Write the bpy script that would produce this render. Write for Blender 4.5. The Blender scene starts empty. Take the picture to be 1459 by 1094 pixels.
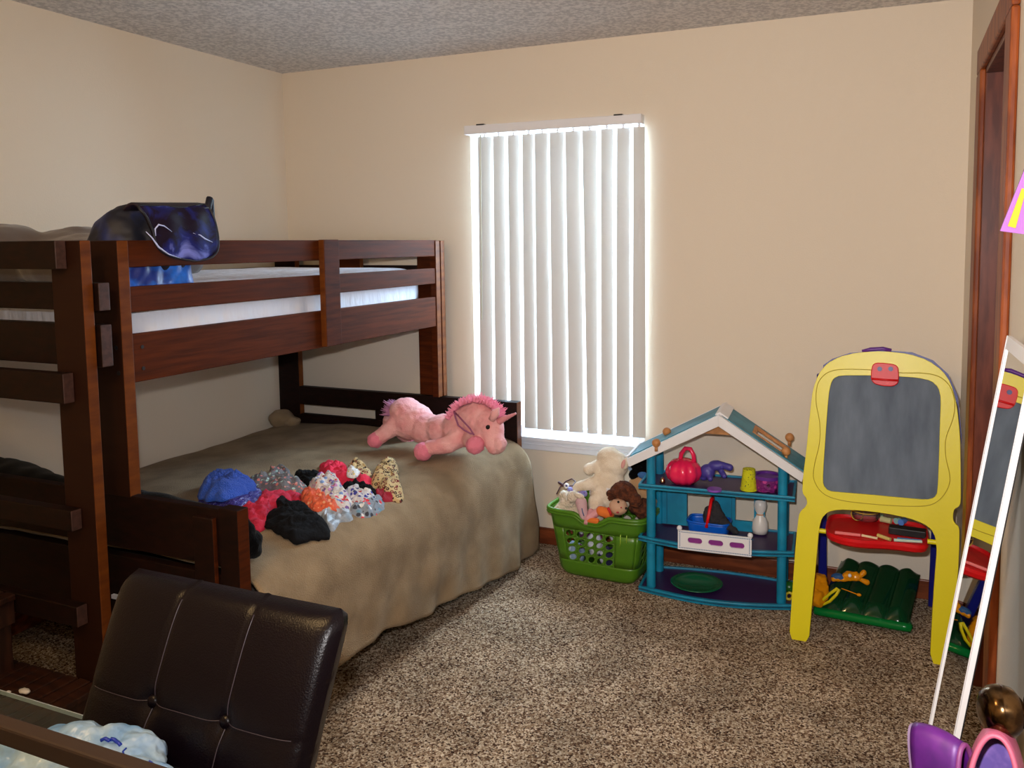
import bpy, bmesh, math, random
from mathutils import Vector, Matrix, Euler, noise
random.seed(7)
S = bpy.context.scene
COL = S.collection
PI = math.pi

# ------------------------------------------------------------------ room measures (metres)
D, XL, XR, CEIL, YN, CAMH = 3.58, -3.152, 0.254, 2.44, -0.75, 1.502

# ------------------------------------------------------------------ camera
F, CX, CY = 1143.87, 811.5, 439.1
_p, _y, _r = [math.radians(a) for a in (4.687, 22.162, -0.485)]
_f = Vector((-math.sin(_y)*math.cos(_p), math.cos(_y)*math.cos(_p), -math.sin(_p)))
_ri = Vector((math.cos(_y), math.sin(_y), 0)); _up = _ri.cross(_f)
RI = _ri*math.cos(_r) + _up*math.sin(_r); UP = _up*math.cos(_r) - _ri*math.sin(_r); FW = _f
CAM = Vector((0, 0, CAMH))
cd = bpy.data.cameras.new('camera'); cam = bpy.data.objects.new('camera', cd); COL.objects.link(cam)
cam.matrix_world = Matrix(((RI.x, UP.x, -FW.x, 0), (RI.y, UP.y, -FW.y, 0), (RI.z, UP.z, -FW.z, CAMH), (0, 0, 0, 1)))
cd.sensor_width = 36; cd.lens = F/1459*36
cd.shift_x = (729.5-CX)/1459; cd.shift_y = (CY-547)/1459
cd.clip_start = 0.02
S.camera = cam

# survey helpers: a sight line met with a known plane of the room gives a real point
def ray(px, py): return RI*((px-CX)/F) - UP*((py-CY)/F) + FW
def atY(px, py, Y): d = ray(px, py); return CAM + d*(Y/d.y)
def atX(px, py, X): d = ray(px, py); return CAM + d*(X/d.x)
def atZ(px, py, Z): d = ray(px, py); return CAM + d*((Z-CAMH)/d.z)
def atP(px, py, P, n): d = ray(px, py); return CAM + d*((P-CAM).dot(n)/d.dot(n))

# ------------------------------------------------------------------ materials
def lin(c):
    return tuple((v/255/12.92 if v/255 <= .04045 else ((v/255+.055)/1.055)**2.4) for v in c) + (1,)
def mat(name, col, rough=.5, metal=0, bump=0, bscale=200, var=None, vscale=20, stretch=None, spec=.5, coat=0,
        emit=0, sheen=0, trans=0, sub=0, detail=3, bdist=.002, vlo=.4, vhi=.6):
    m = bpy.data.materials.new(name); m.use_nodes = True
    nt = m.node_tree; b = nt.nodes['Principled BSDF']; L = nt.links.new
    b.inputs['Base Color'].default_value = lin(col); b.inputs['Roughness'].default_value = rough
    b.inputs['Metallic'].default_value = metal; b.inputs['Specular IOR Level'].default_value = spec
    b.inputs['Coat Weight'].default_value = coat; b.inputs['Sheen Weight'].default_value = sheen
    b.inputs['Transmission Weight'].default_value = trans
    if sub:
        b.inputs['Subsurface Weight'].default_value = sub; b.inputs['Subsurface Scale'].default_value = .01
    if emit:
        b.inputs['Emission Color'].default_value = lin(col); b.inputs['Emission Strength'].default_value = emit
    tc = None
    if var or bump:
        tc = nt.nodes.new('ShaderNodeTexCoord'); mp = nt.nodes.new('ShaderNodeMapping')
        L(tc.outputs['Object'], mp.inputs[0])
        if stretch: mp.inputs['Scale'].default_value = stretch
    if var:
        n = nt.nodes.new('ShaderNodeTexNoise'); n.inputs['Scale'].default_value = vscale; n.inputs['Detail'].default_value = detail
        L(mp.outputs[0], n.inputs['Vector'])
        r = nt.nodes.new('ShaderNodeValToRGB'); r.color_ramp.elements[0].position = vlo; r.color_ramp.elements[1].position = vhi
        r.color_ramp.elements[0].color = lin(col); r.color_ramp.elements[1].color = lin(var)
        L(n.outputs[0], r.inputs[0]); L(r.outputs[0], b.inputs['Base Color'])
    if bump:
        n2 = nt.nodes.new('ShaderNodeTexNoise'); n2.inputs['Scale'].default_value = bscale; n2.inputs['Detail'].default_value = 3
        L(mp.outputs[0], n2.inputs['Vector'])
        bp = nt.nodes.new('ShaderNodeBump'); bp.inputs['Strength'].default_value = bump; bp.inputs['Distance'].default_value = bdist
        L(n2.outputs[0], bp.inputs['Height']); L(bp.outputs[0], b.inputs['Normal'])
    return m

def multi(name, cols, scale=120, base=None, rough=.9, dots=.35, kind='cell'):
    """printed cloth: voronoi cells, a share of them filled with the print's colours on the base colour"""
    m = mat(name, base or cols[0], rough, sheen=0); nt = m.node_tree; L = nt.links.new
    b = nt.nodes['Principled BSDF']; tc = nt.nodes.new('ShaderNodeTexCoord')
    v = nt.nodes.new('ShaderNodeTexVoronoi'); v.inputs['Scale'].default_value = scale
    L(tc.outputs['Object'], v.inputs['Vector'])
    sp = nt.nodes.new('ShaderNodeSeparateColor'); L(v.outputs['Color'], sp.inputs[0])
    r = nt.nodes.new('ShaderNodeValToRGB'); r.color_ramp.interpolation = 'CONSTANT'
    e = r.color_ramp.elements; e[0].color = lin(cols[0]); e[1].position = 1/len(cols); e[1].color = lin(cols[1 % len(cols)])
    for i in range(2, len(cols)):
        x = e.new(i/len(cols)); x.color = lin(cols[i])
    L(sp.outputs[0], r.inputs[0])
    mr = nt.nodes.new('ShaderNodeMapRange')
    mx = nt.nodes.new('ShaderNodeMix'); mx.data_type = 'RGBA'; mx.inputs[6].default_value = lin(base or cols[0])
    if kind == 'ring':
        a = nt.nodes.new('ShaderNodeMath'); a.operation = 'SUBTRACT'; a.inputs[1].default_value = dots
        ab = nt.nodes.new('ShaderNodeMath'); ab.operation = 'ABSOLUTE'
        L(v.outputs['Distance'], a.inputs[0]); L(a.outputs[0], ab.inputs[0]); L(ab.outputs[0], mr.inputs[0])
        mr.inputs[1].default_value = .08; mr.inputs[2].default_value = .14
    else:
        L(v.outputs['Distance'], mr.inputs[0]); mr.inputs[1].default_value = dots; mr.inputs[2].default_value = dots+.08
    mr.inputs[3].default_value = 1; mr.inputs[4].default_value = 0
    L(mr.outputs[0], mx.inputs[0]); L(r.outputs[0], mx.inputs[7]); L(mx.outputs[2], b.inputs['Base Color'])
    nb = nt.nodes.new('ShaderNodeTexNoise'); nb.inputs['Scale'].default_value = 38; nb.inputs['Detail'].default_value = 4; nb.inputs['Distortion'].default_value = 1.5
    L(tc.outputs['Object'], nb.inputs[0]); bp = nt.nodes.new('ShaderNodeBump'); bp.inputs['Strength'].default_value = .7; bp.inputs['Distance'].default_value = .012
    L(nb.outputs[0], bp.inputs['Height']); L(bp.outputs[0], b.inputs['Normal'])
    return m

def clearish(name, col, rough=.05, clear=.6, gloss=.12):
    """thin clear plastic or glass sheet: mostly see-through and tinted, some mirror gloss, some solid body"""
    m = bpy.data.materials.new(name); m.use_nodes = True; nt = m.node_tree; nt.nodes.clear(); L = nt.links.new
    o = nt.nodes.new('ShaderNodeOutputMaterial'); t = nt.nodes.new('ShaderNodeBsdfTransparent'); g = nt.nodes.new('ShaderNodeBsdfGlossy')
    d = nt.nodes.new('ShaderNodeBsdfDiffuse'); d.inputs[0].default_value = lin(col)
    t.inputs[0].default_value = lin([min(255, c*.5+128) for c in col]); g.inputs['Roughness'].default_value = rough
    m1 = nt.nodes.new('ShaderNodeMixShader'); m1.inputs[0].default_value = clear; L(d.outputs[0], m1.inputs[1]); L(t.outputs[0], m1.inputs[2])
    fr = nt.nodes.new('ShaderNodeLayerWeight'); fr.inputs[0].default_value = gloss
    m2 = nt.nodes.new('ShaderNodeMixShader'); L(fr.outputs['Fresnel'], m2.inputs[0]); L(m1.outputs[0], m2.inputs[1]); L(g.outputs[0], m2.inputs[2])
    L(m2.outputs[0], o.inputs[0]); return m

# carpet: speckled loop pile
def carpet_mat():
    m = bpy.data.materials.new('carpet'); m.use_nodes = True; nt = m.node_tree; b = nt.nodes['Principled BSDF']; L = nt.links.new
    tc = nt.nodes.new('ShaderNodeTexCoord')
    v = nt.nodes.new('ShaderNodeTexVoronoi'); v.inputs['Scale'].default_value = 190
    L(tc.outputs['Object'], v.inputs['Vector']); sp = nt.nodes.new('ShaderNodeSeparateColor'); L(v.outputs['Color'], sp.inputs[0])
    r = nt.nodes.new('ShaderNodeValToRGB'); e = r.color_ramp.elements
    e[0].position = .05; e[0].color = lin((70, 48, 38)); e[1].position = .95; e[1].color = lin((250, 232, 206))
    a = e.new(.28); a.color = lin((136, 106, 84)); a = e.new(.5); a.color = lin((184, 158, 130)); a = e.new(.75); a.color = lin((214, 192, 164))
    L(sp.outputs[0], r.inputs[0])
    n = nt.nodes.new('ShaderNodeTexNoise'); n.inputs['Scale'].default_value = 260; n.inputs['Detail'].default_value = 1
    L(tc.outputs['Object'], n.inputs[0])
    n2 = nt.nodes.new('ShaderNodeTexNoise'); n2.inputs['Scale'].default_value = 5; n2.inputs['Detail'].default_value = 4
    L(tc.outputs['Object'], n2.inputs[0])
    mr = nt.nodes.new('ShaderNodeMapRange'); mr.inputs[1].default_value = .35; mr.inputs[2].default_value = .65; mr.inputs[3].default_value = .56; mr.inputs[4].default_value = .84
    L(n2.outputs[0], mr.inputs[0])
    mx = nt.nodes.new('ShaderNodeMix'); mx.data_type = 'RGBA'; mx.blend_type = 'MULTIPLY'; mx.inputs[0].default_value = 1
    L(r.outputs[0], mx.inputs[6]); L(mr.outputs[0], mx.inputs[7]); L(mx.outputs[2], b.inputs['Base Color'])
    b.inputs['Roughness'].default_value = 1; b.inputs['Specular IOR Level'].default_value = .1
    bp = nt.nodes.new('ShaderNodeBump'); bp.inputs['Strength'].default_value = .9; bp.inputs['Distance'].default_value = .006
    L(n.outputs[0], bp.inputs['Height']); L(bp.outputs[0], b.inputs['Normal'])
    return m

M = dict(
 wall=mat('wall_paint', (226, 213, 194), .85, bump=.25, bscale=160, bdist=.002),
 ceil=mat('ceiling_texture', (220, 215, 210), .95, bump=.8, bscale=90, bdist=.006, var=(186, 182, 180), vscale=60),
 carpet=carpet_mat(),
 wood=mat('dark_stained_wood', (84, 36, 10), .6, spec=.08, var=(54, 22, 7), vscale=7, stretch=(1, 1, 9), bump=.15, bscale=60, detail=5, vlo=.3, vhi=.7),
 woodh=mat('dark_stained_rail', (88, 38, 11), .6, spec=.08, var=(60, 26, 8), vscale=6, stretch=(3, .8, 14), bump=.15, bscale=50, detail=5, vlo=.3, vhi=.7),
 woodm=mat('deep_brown_post', (42, 21, 12), .55, spec=.12, var=(38, 18, 11), vscale=7, stretch=(1, 1, 9), detail=5, vlo=.3, vhi=.7),  # near post faces: shade put into a darker wood colour
 woodd=mat('shaded_dark_wood', (32, 14, 9), .55, spec=.15, var=(18, 8, 6), vscale=7, stretch=(3, 3, 9), detail=5, vlo=.3, vhi=.7),  # darker copy of the bed wood, shade of its end faces painted in
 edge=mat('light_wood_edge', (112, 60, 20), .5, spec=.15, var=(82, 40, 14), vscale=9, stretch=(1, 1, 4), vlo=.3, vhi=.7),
 endg=mat('end_grain', (70, 44, 40), .6, var=(54, 32, 28), vscale=60),
 casing=mat('door_casing_wood', (150, 76, 32), .45, spec=.25, var=(112, 50, 20), vscale=8, stretch=(4, 4, .8), detail=5),
 jamb=mat('door_jamb_wood', (112, 56, 38), .4, spec=.3, var=(84, 38, 24), vscale=9, stretch=(4, 4, .6), detail=5),
 base=mat('baseboard_wood', (132, 66, 34), .4, var=(100, 46, 22), vscale=8, stretch=(.8, 3, 6), detail=4),
 white=mat('white_paint', (232, 232, 236), .4),
 vinyl=mat('white_window_vinyl', (225, 230, 240), .35),
 sheet=mat('white_sheet', (230, 236, 252), .8, bump=.6, bscale=11, bdist=.05, stretch=(1, 1, .4)),
 brownbl=mat('brown_terry', (160, 138, 108), 1, bump=.9, bscale=260, bdist=.006, var=(134, 114, 87), vscale=9, sheen=.1, spec=.1, vlo=.35, vhi=.65),
 greybl=mat('grey_fleece', (104, 94, 90), 1, bump=.5, bscale=300, sheen=.3, spec=.1),
 blackbl=mat('black_fleece', (5, 4, 5), 1, bump=.6, bscale=200, bdist=.004, sheen=.05, spec=.1),
 black=mat('black_plastic', (20, 20, 23), .5),
 leather=mat('black_brown_leather', (8, 3, 8), .28, bump=.35, bscale=420, bdist=.0015, spec=.22),
 thread=mat('stitch_thread', (58, 50, 60), .4),
 teal=mat('teal_paint', (20, 140, 178), .42, var=(16, 124, 160), vscale=14),
 tealr=mat('teal_roof_paint', (58, 140, 165), .5, var=(38, 118, 140), vscale=10),
 purple=mat('deep_purple_floor', (52, 26, 78), .4),
 ball=mat('natural_wood', (198, 138, 82), .5, var=(176, 116, 62), vscale=30),
 yellow=mat('yellow_plastic', (226, 212, 10), .38, bump=.15, bscale=90),
 yelld=mat('groove_yellow', (176, 158, 8), .5),
 board=mat('chalkboard', (84, 95, 110), .8, var=(116, 128, 142), vscale=5, detail=6, vlo=.35, vhi=.75, stretch=(3, 1, .8)),
 red=mat('red_plastic', (214, 20, 26), .38, spec=.3),
 blue=mat('navy_plastic', (18, 24, 120), .4),
 purp=mat('purple_plastic', (96, 42, 140), .4),
 green=mat('green_basket_plastic', (76, 124, 26), .32, spec=.5),
 mirror=mat('mirror_glass', (236, 240, 240), .015, metal=1),
 brass=mat('antique_brass', (120, 92, 58), .16, metal=1, var=(70, 52, 34), vscale=60),
 pink=mat('pink_plush', (244, 184, 184), 1, bump=.9, bscale=260, bdist=.005, var=(234, 160, 162), vscale=14, sheen=.15, spec=.1),
 pinkd=mat('rose_plush', (236, 134, 156), 1, bump=.9, bscale=260, bdist=.005, sheen=.12, spec=.1),
 mane=mat('mane_pink', (240, 146, 172), 1, sheen=.12, spec=.1),
 lil=mat('tail_lilac', (176, 122, 158), 1, sheen=.12, spec=.1),
 cream=mat('cream_plush', (242, 230, 210), 1, bump=.8, bscale=220, bdist=.005, var=(230, 214, 190), vscale=18, sheen=.12, spec=.1),
 woolw=mat('white_wool', (230, 214, 192), 1, bump=1, bscale=120, bdist=.012, sheen=.4, spec=.1),
 tan=mat('tan_plush', (186, 148, 108), 1, bump=.8, bscale=220, sheen=.4, spec=.1),
 hair=mat('brown_yarn', (104, 52, 24), .9, var=(70, 32, 14), vscale=60, bump=.8, bscale=180, bdist=.006),
 skin=mat('doll_face', (206, 164, 136), .7),
 peach=mat('pale_lilac_face', (206, 170, 176), .8),
 eye=mat('black_eye', (6, 6, 8), .12),
 glass=clearish('window_glass', (240, 245, 250), .02, .97, .1),
)

# ------------------------------------------------------------------ mesh builder
WM = {}
class MB:
    def __init__(s): s.v = []; s.f = []; s.mi = []
    def add(s, vs, fs, mi=0):
        o = len(s.v); s.v += [Vector(v) for v in vs]; s.f += [tuple(i+o for i in f) for f in fs]
        s.mi += (mi if isinstance(mi, list) else [mi]*len(fs)); return s
    def box(s, p0, p1, thin=None, mi=0, R=None, c=None):
        x0, y0, z0 = [min(a, b) for a, b in zip(p0, p1)]; x1, y1, z1 = [max(a, b) for a, b in zip(p0, p1)]
        vs = [Vector(p) for p in ((x0,y0,z0),(x1,y0,z0),(x1,y1,z0),(x0,y1,z0),(x0,y0,z1),(x1,y0,z1),(x1,y1,z1),(x0,y1,z1))]
        fs = [(0,3,2,1),(4,5,6,7),(0,1,5,4),(2,3,7,6),(1,2,6,5),(3,0,4,7)]   # bottom top -Y +Y +X -X
        m = [mi]*6
        if thin == 'x': m = [mi, mi, mi, mi, 1, 1]
        if thin == 'y': m = [mi, mi, 1, 1, mi, mi]
        if R is not None:
            c = Vector(c) if c is not None else sum(vs, Vector())/8
            vs = [R @ (v-c) + c for v in vs]
        return s.add(vs, fs, m)
    def obox(s, c, half, ex, ey, ez, mi=0):
        c = Vector(c); vs = []
        for z in (-1, 1):
            for x, y in ((-1,-1),(1,-1),(1,1),(-1,1)):
                vs.append(c + ex*half[0]*x + ey*half[1]*y + ez*half[2]*z)
        return s.add(vs, [(0,3,2,1),(4,5,6,7),(0,1,5,4),(2,3,7,6),(1,2,6,5),(3,0,4,7)], mi)
    def cyl(s, p0, p1, r0, r1=None, n=20, mi=0, caps=True):
        p0, p1 = Vector(p0), Vector(p1); r1 = r0 if r1 is None else r1
        a = (p1-p0).normalized(); u = a.orthogonal().normalized(); w = a.cross(u); vs = []; fs = []
        for p, r in ((p0, r0), (p1, r1)):
            for i in range(n):
                t = 2*PI*i/n; vs.append(p + u*math.cos(t)*r + w*math.sin(t)*r)
        for i in range(n): fs.append((i, (i+1) % n, n+(i+1) % n, n+i))
        if caps: fs += [tuple(range(n-1, -1, -1)), tuple(range(n, 2*n))]
        return s.add(vs, fs, mi)
    def tube(s, pts, r, n=8, mi=0, closed=False, caps=True):
        pts = [Vector(p) for p in pts]; N = len(pts); vs = []; fs = []; u = None
        for i, p in enumerate(pts):
            a = (pts[(i+1) % N]-pts[i-1]) if closed or 0 < i < N-1 else (pts[1]-pts[0] if i == 0 else pts[-1]-pts[-2])
            a.normalize()
            u = a.orthogonal().normalized() if u is None else (u-a*u.dot(a)).normalized()
            w = a.cross(u); rr = r(i/(N-1)) if callable(r) else r
            for k in range(n):
                t = 2*PI*k/n; vs.append(p+u*math.cos(t)*rr+w*math.sin(t)*rr)
        for i in range(N if closed else N-1):
            j = (i+1) % N
            for k in range(n):
                l = (k+1) % n; fs.append((i*n+k, i*n+l, j*n+l, j*n+k))
        if caps and not closed: fs += [tuple(range(n-1, -1, -1)), tuple(range((N-1)*n, N*n))]
        return s.add(vs, fs, mi)
    def lathe(s, prof, c=(0,0,0), axis=(0,0,1), n=32, mi=0, lobes=0, lamp=0, sx=1, sy=1):
        c = Vector(c); a = Vector(axis).normalized()
        u = Vector((1,0,0)) if abs(a.x) < .9 else Vector((0,1,0)); u = (u-a*u.dot(a)).normalized(); w = a.cross(u); vs = []; fs = []
        for r, h in prof:
            for i in range(n):
                t = 2*PI*i/n; q = r*(1+lamp*(abs(math.cos(lobes*t/2))-.6)) if lobes else r
                vs.append(c+a*h+u*math.cos(t)*q*sx+w*math.sin(t)*q*sy)
        for j in range(len(prof)-1):
            for i in range(n):
                k = (i+1) % n; fs.append((j*n+i, j*n+k, (j+1)*n+k, (j+1)*n+i))
        if prof[0][0] > 1e-5: fs.append(tuple(range(n-1, -1, -1)))
        if prof[-1][0] > 1e-5: fs.append(tuple(range((len(prof)-1)*n, len(prof)*n)))
        return s.add(vs, fs, mi)
    def ball(s, c, r, rot=None, n=16, mi=0):
        r = (r, r, r) if not hasattr(r, '__len__') else r
        R = Euler(rot).to_matrix() if rot else Matrix.Identity(3); c = Vector(c); vs = []; fs = []; m = n//2
        vs.append(c + R @ Vector((0,0,-r[2])))
        for j in range(1, m):
            ph = -PI/2+PI*j/m
            for i in range(n):
                t = 2*PI*i/n; vs.append(c + R @ Vector((r[0]*math.cos(ph)*math.cos(t), r[1]*math.cos(ph)*math.sin(t), r[2]*math.sin(ph))))
        vs.append(c + R @ Vector((0,0,r[2])))
        for i in range(n):
            k = (i+1) % n; fs.append((0, 1+k, 1+i)); fs.append((len(vs)-1, 1+(m-2)*n+i, 1+(m-2)*n+k))
            for j in range(m-2): fs.append((1+j*n+i, 1+j*n+k, 1+(j+1)*n+k, 1+(j+1)*n+i))
        return s.add(vs, fs, mi)
    def cap(s, p0, p1, r0, r1=None, n=14):
        r1 = r0 if r1 is None else r1
        s.cyl(p0, p1, r0, r1, n); s.ball(p0, r0, n=n); s.ball(p1, r1, n=n); return s
    def prism(s, poly, off, mi=0):
        """closed outline extruded by a vector"""
        n = len(poly); off = Vector(off); vs = [Vector(p) for p in poly] + [Vector(p)+off for p in poly]
        return s.add(vs, [tuple(range(n)), tuple(range(2*n-1, n-1, -1))] + [(i, i+n, (i+1) % n+n, (i+1) % n) for i in range(n)], mi)
    def grid(s, fn, nu, nv, mi=0, closeu=False):
        vs = [fn(i/(nu-(0 if closeu else 1)), j/(nv-1)) for j in range(nv) for i in range(nu)]; fs = []
        for j in range(nv-1):
            for i in range(nu if closeu else nu-1):
                k = (i+1) % nu; fs.append((j*nu+i, j*nu+k, (j+1)*nu+k, (j+1)*nu+i))
        return s.add(vs, fs, mi)
    def build(s, name, mats, parent=None, smooth=False, bevel=0, solid=0, subd=0, recalc=True, auto=None):
        me = bpy.data.meshes.new(name); vs = s.v
        if parent is not None:
            inv = WM[parent.name].inverted(); vs = [inv @ v for v in vs]
        me.from_pydata([tuple(v) for v in vs], [], s.f)
        mats = mats if isinstance(mats, (list, tuple)) else [mats]
        for m in mats: me.materials.append(M[m] if isinstance(m, str) else m)
        for p, i in zip(me.polygons, s.mi): p.material_index = min(i, len(mats)-1)
        if recalc:
            bm = bmesh.new(); bm.from_mesh(me); bmesh.ops.recalc_face_normals(bm, faces=bm.faces); bm.to_mesh(me); bm.free()
        if smooth:
            for p in me.polygons: p.use_smooth = True
        o = bpy.data.objects.new(name, me); COL.objects.link(o); o.parent = parent
        WM[o.name] = WM[parent.name] if parent is not None else Matrix.Identity(4)
        if auto:
            for p in me.polygons: p.use_smooth = True
            me.set_sharp_from_angle(angle=math.radians(auto))
        if solid: q = o.modifiers.new('solid', 'SOLIDIFY'); q.thickness = solid; q.offset = 0
        if bevel: q = o.modifiers.new('bevel', 'BEVEL'); q.width = bevel; q.segments = 2; q.limit_method = 'ANGLE'
        if subd: q = o.modifiers.new('subd', 'SUBSURF'); q.levels = q.render_levels = subd
        return o

def tag(o, label=None, cat=None, group=None, kind=None):
    if label: o['label'] = label
    if cat: o['category'] = cat
    if group: o['group'] = group
    if kind: o['kind'] = kind
    return o
def thing(name, loc, label, cat, group=None):
    o = bpy.data.objects.new(name, None); COL.objects.link(o); o.location = loc; o.empty_display_size = .05
    WM[o.name] = Matrix.Translation(Vector(loc)); return tag(o, label, cat, group)
def struct(o): o['kind'] = 'structure'; o['category'] = o.name.split('_')[0]; return o
def centre_origin(o, loc):
    """move a one-mesh thing's origin to its base"""
    loc = Vector(loc); o.data.transform(Matrix.Translation(-loc)); o.location = loc; WM[o.name] = Matrix.Translation(loc); return o

def blob(name, mb, mats, parent=None, voxel=.008, smooth=6, fuzz=0, ffreq=60, sm=None):
    """closed lumps fused into one continuous soft surface"""
    me = bpy.data.meshes.new('tmp'); me.from_pydata([tuple(v) for v in mb.v], [], mb.f)
    t = bpy.data.objects.new('tmp', me); COL.objects.link(t)
    q = t.modifiers.new('r', 'REMESH'); q.mode = 'VOXEL'; q.voxel_size = voxel
    q = t.modifiers.new('s', 'SMOOTH'); q.iterations = smooth; q.factor = .6
    bpy.context.view_layer.update(); dg = bpy.context.evaluated_depsgraph_get()
    m2 = bpy.data.meshes.new_from_object(t.evaluated_get(dg)); bpy.data.objects.remove(t); bpy.data.meshes.remove(me)
    b = MB(); vs = [v.co.copy() for v in m2.vertices]
    if fuzz: vs = [v + n.vector*fuzz*(noise.noise(v*ffreq)+.5*noise.noise(v*ffreq*2.3)) for v, n in zip(vs, m2.vertex_normals)]
    b.add(vs, [tuple(p.vertices) for p in m2.polygons]); bpy.data.meshes.remove(m2)
    return b.build(name, mats, parent, smooth=True, recalc=False)

def tuft(mb, c, out, L, w, n=1, spread=.5):
    """pointed locks of plush fur"""
    for _ in range(n):
        d = (Vector(out)+Vector((random.uniform(-1,1), random.uniform(-1,1), random.uniform(-1,1)))*spread).normalized()
        p = Vector(c); q = p+d*L*random.uniform(.6, 1.1); mid = (p+q)/2+Vector((0,0,-L*.08))
        mb.tube([p, mid, q], lambda t: w*(1-t*.9)+.0003, n=5)

def interp(pts, n):
    """smooth closed outline through points (Catmull-Rom), resampled"""
    N = len(pts); out = []
    for i in range(N):
        a, b, c, d = [Vector(pts[(i+k) % N]) for k in (-1, 0, 1, 2)]
        for j in range(8):
            t = j/8; out.append(.5*((2*b)+(c-a)*t+(2*a-5*b+4*c-d)*t*t+(3*b-a-3*c+d)*t**3))
    L = [0]
    for i in range(len(out)): L.append(L[-1]+(out[(i+1) % len(out)]-out[i]).length)
    res = []; k = 0
    for i in range(n):
        s = L[-1]*i/n
        while L[k+1] < s: k += 1
        f = (s-L[k])/max(L[k+1]-L[k], 1e-9); res.append(out[k].lerp(out[(k+1) % len(out)], f))
    return res

# ================================================================== ROOM
WX0, WX1, WZ0, WZ1 = -1.985, -1.083, 0.535, 2.07     # window opening in the back wall
OY0, OY1, OZ = 2.28, 2.93, 2.045                      # closet doorway in the right wall
def wallpiece(name, boxes, m='wall'):
    b = MB()
    for p0, p1 in boxes: b.box(p0, p1)
    return struct(b.build(name, m))
wallpiece('floor', [((XL-.1, YN-.1, -.05), (XR+.9, D+.1, 0))], 'carpet')
wallpiece('ceiling', [((XL-.1, YN-.1, CEIL), (XR+.9, D+.1, CEIL+.05))], 'ceil')
wallpiece('wall_left', [((XL-.1, YN-.1, 0), (XL, D+.12, CEIL))])
wallpiece('wall_back', [((XL, D, 0), (WX0, D+.12, CEIL)), ((WX1, D, 0), (XR+.9, D+.12, CEIL)), ((WX0, D, 0), (WX1, D+.12, WZ0)), ((WX0, D, WZ1), (WX1, D+.12, CEIL))])
wallpiece('wall_right', [((XR, YN, 0), (XR+.11, OY0, CEIL)), ((XR, OY1, 0), (XR+.11, D, CEIL)), ((XR, OY0, OZ), (XR+.11, OY1, CEIL))])
wallpiece('wall_closet', [((XR+.8, 1.6, 0), (XR+.9, D, CEIL)), ((XR+.11, 1.5, 0), (XR+.9, 1.6, CEIL))])
wallpiece('wall_near', [((XL, YN-.1, 0), (XR+.11, YN, CEIL))])
def board_run(name, p0, p1, m='base'):
    b = MB(); b.box(p0, p1); return struct(b.build(name, m, bevel=.004))
board_run('baseboard_back', (XL, D-.014, 0), (XR, D, .083))
board_run('baseboard_left', (XL, YN, 0), (XL+.014, D-.014, .083))
board_run('baseboard_right', (XR-.012, OY1+.12, 0), (XR, D-.014, .083))
# closet door casing and jamb
b = MB(); b.box((XR-.02, OY1+.0, 0), (XR, OY1+.13, OZ)); b.box((XR-.02, OY0-.11, 0), (XR, OY0, OZ)); b.box((XR-.02, OY0-.11, OZ), (XR, OY1+.13, OZ+.085))
struct(b.build('trim_1', 'casing', bevel=.006))
b = MB(); b.box((XR-.004, OY1-.018, 0), (XR+.11, OY1+.001, OZ)); b.box((XR-.004, OY0-.001, 0), (XR+.11, OY0+.018, OZ)); b.box((XR-.004, OY0, OZ-.018), (XR+.11, OY1, OZ+.001))
b.box((XR+.055, OY1-.03, 0), (XR+.09, OY1-.018, OZ-.018)); b.box((XR+.055, OY0, OZ-.03), (XR+.09, OY1, OZ-.018)); b.box((XR+.055, OY0+.018, 0), (XR+.09, OY0+.03, OZ-.018))
struct(b.build('trim_2', 'jamb', bevel=.002))
# window: vinyl frame, glass, stool and apron
wroot = bpy.data.objects.new('window_1', None); COL.objects.link(wroot); wroot.location = ((WX0+WX1)/2, D, WZ0); WM['window_1'] = Matrix.Translation(wroot.location); struct(wroot)
b = MB(); y0, y1 = D+.05, D+.10
for a, c in (((WX0, y0, WZ0), (WX0+.04, y1, WZ1)), ((WX1-.04, y0, WZ0), (WX1, y1, WZ1)), ((WX0+.04, y0, WZ0), (WX1-.04, y1, WZ0+.045)), ((WX0+.04, y0, WZ1-.04), (WX1-.04, y1, WZ1))):
    b.box(a, c)
b.build('window_frame', 'vinyl', wroot, bevel=.004)
b = MB(); b.box((WX0+.03, D+.072, WZ0+.03), (WX1-.03, D+.076, WZ1-.03)); b.build('pane', 'glass', wroot)
b = MB(); b.box((WX0-.02, D-.03, WZ0-.014), (WX1+.03, D+.05, WZ0+.008)); b.box((WX0-.012, D-.014, WZ0-.06), (WX1+.02, D, WZ0-.014)); b.box((WX0-.012, D-.02, WZ0-.035), (WX1+.02, D, WZ0-.028))
b.build('window_sill', 'vinyl', wroot, bevel=.003)
# entry door standing open beside the camera
droot = bpy.data.objects.new('door_1', None); COL.objects.link(droot); droot.location = (.22, .6, 0); WM['door_1'] = Matrix.Translation(droot.location); struct(droot)
b = MB(); b.box((.20, .25, .01), (.235, 1.14, 2.03)); b.build('door_panel', mat('door_paint', (196, 190, 186), .5), droot, bevel=.003)
kc = atZ(1427, 1013, .93); ka = Vector((1, .42, -.12)).normalized()
b = MB(); b.lathe([(0, 0), (.012, .0005), (.022, .004), (.0285, .012), (.0305, .023), (.0285, .034), (.020, .043), (.0125, .047), (.011, .062), (.012, .066), (.030, .068), (.031, .072), (.031, .078)], kc-ka*.024, ka, n=40)
b.build('door_knob', 'brass', droot, smooth=True)

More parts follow.
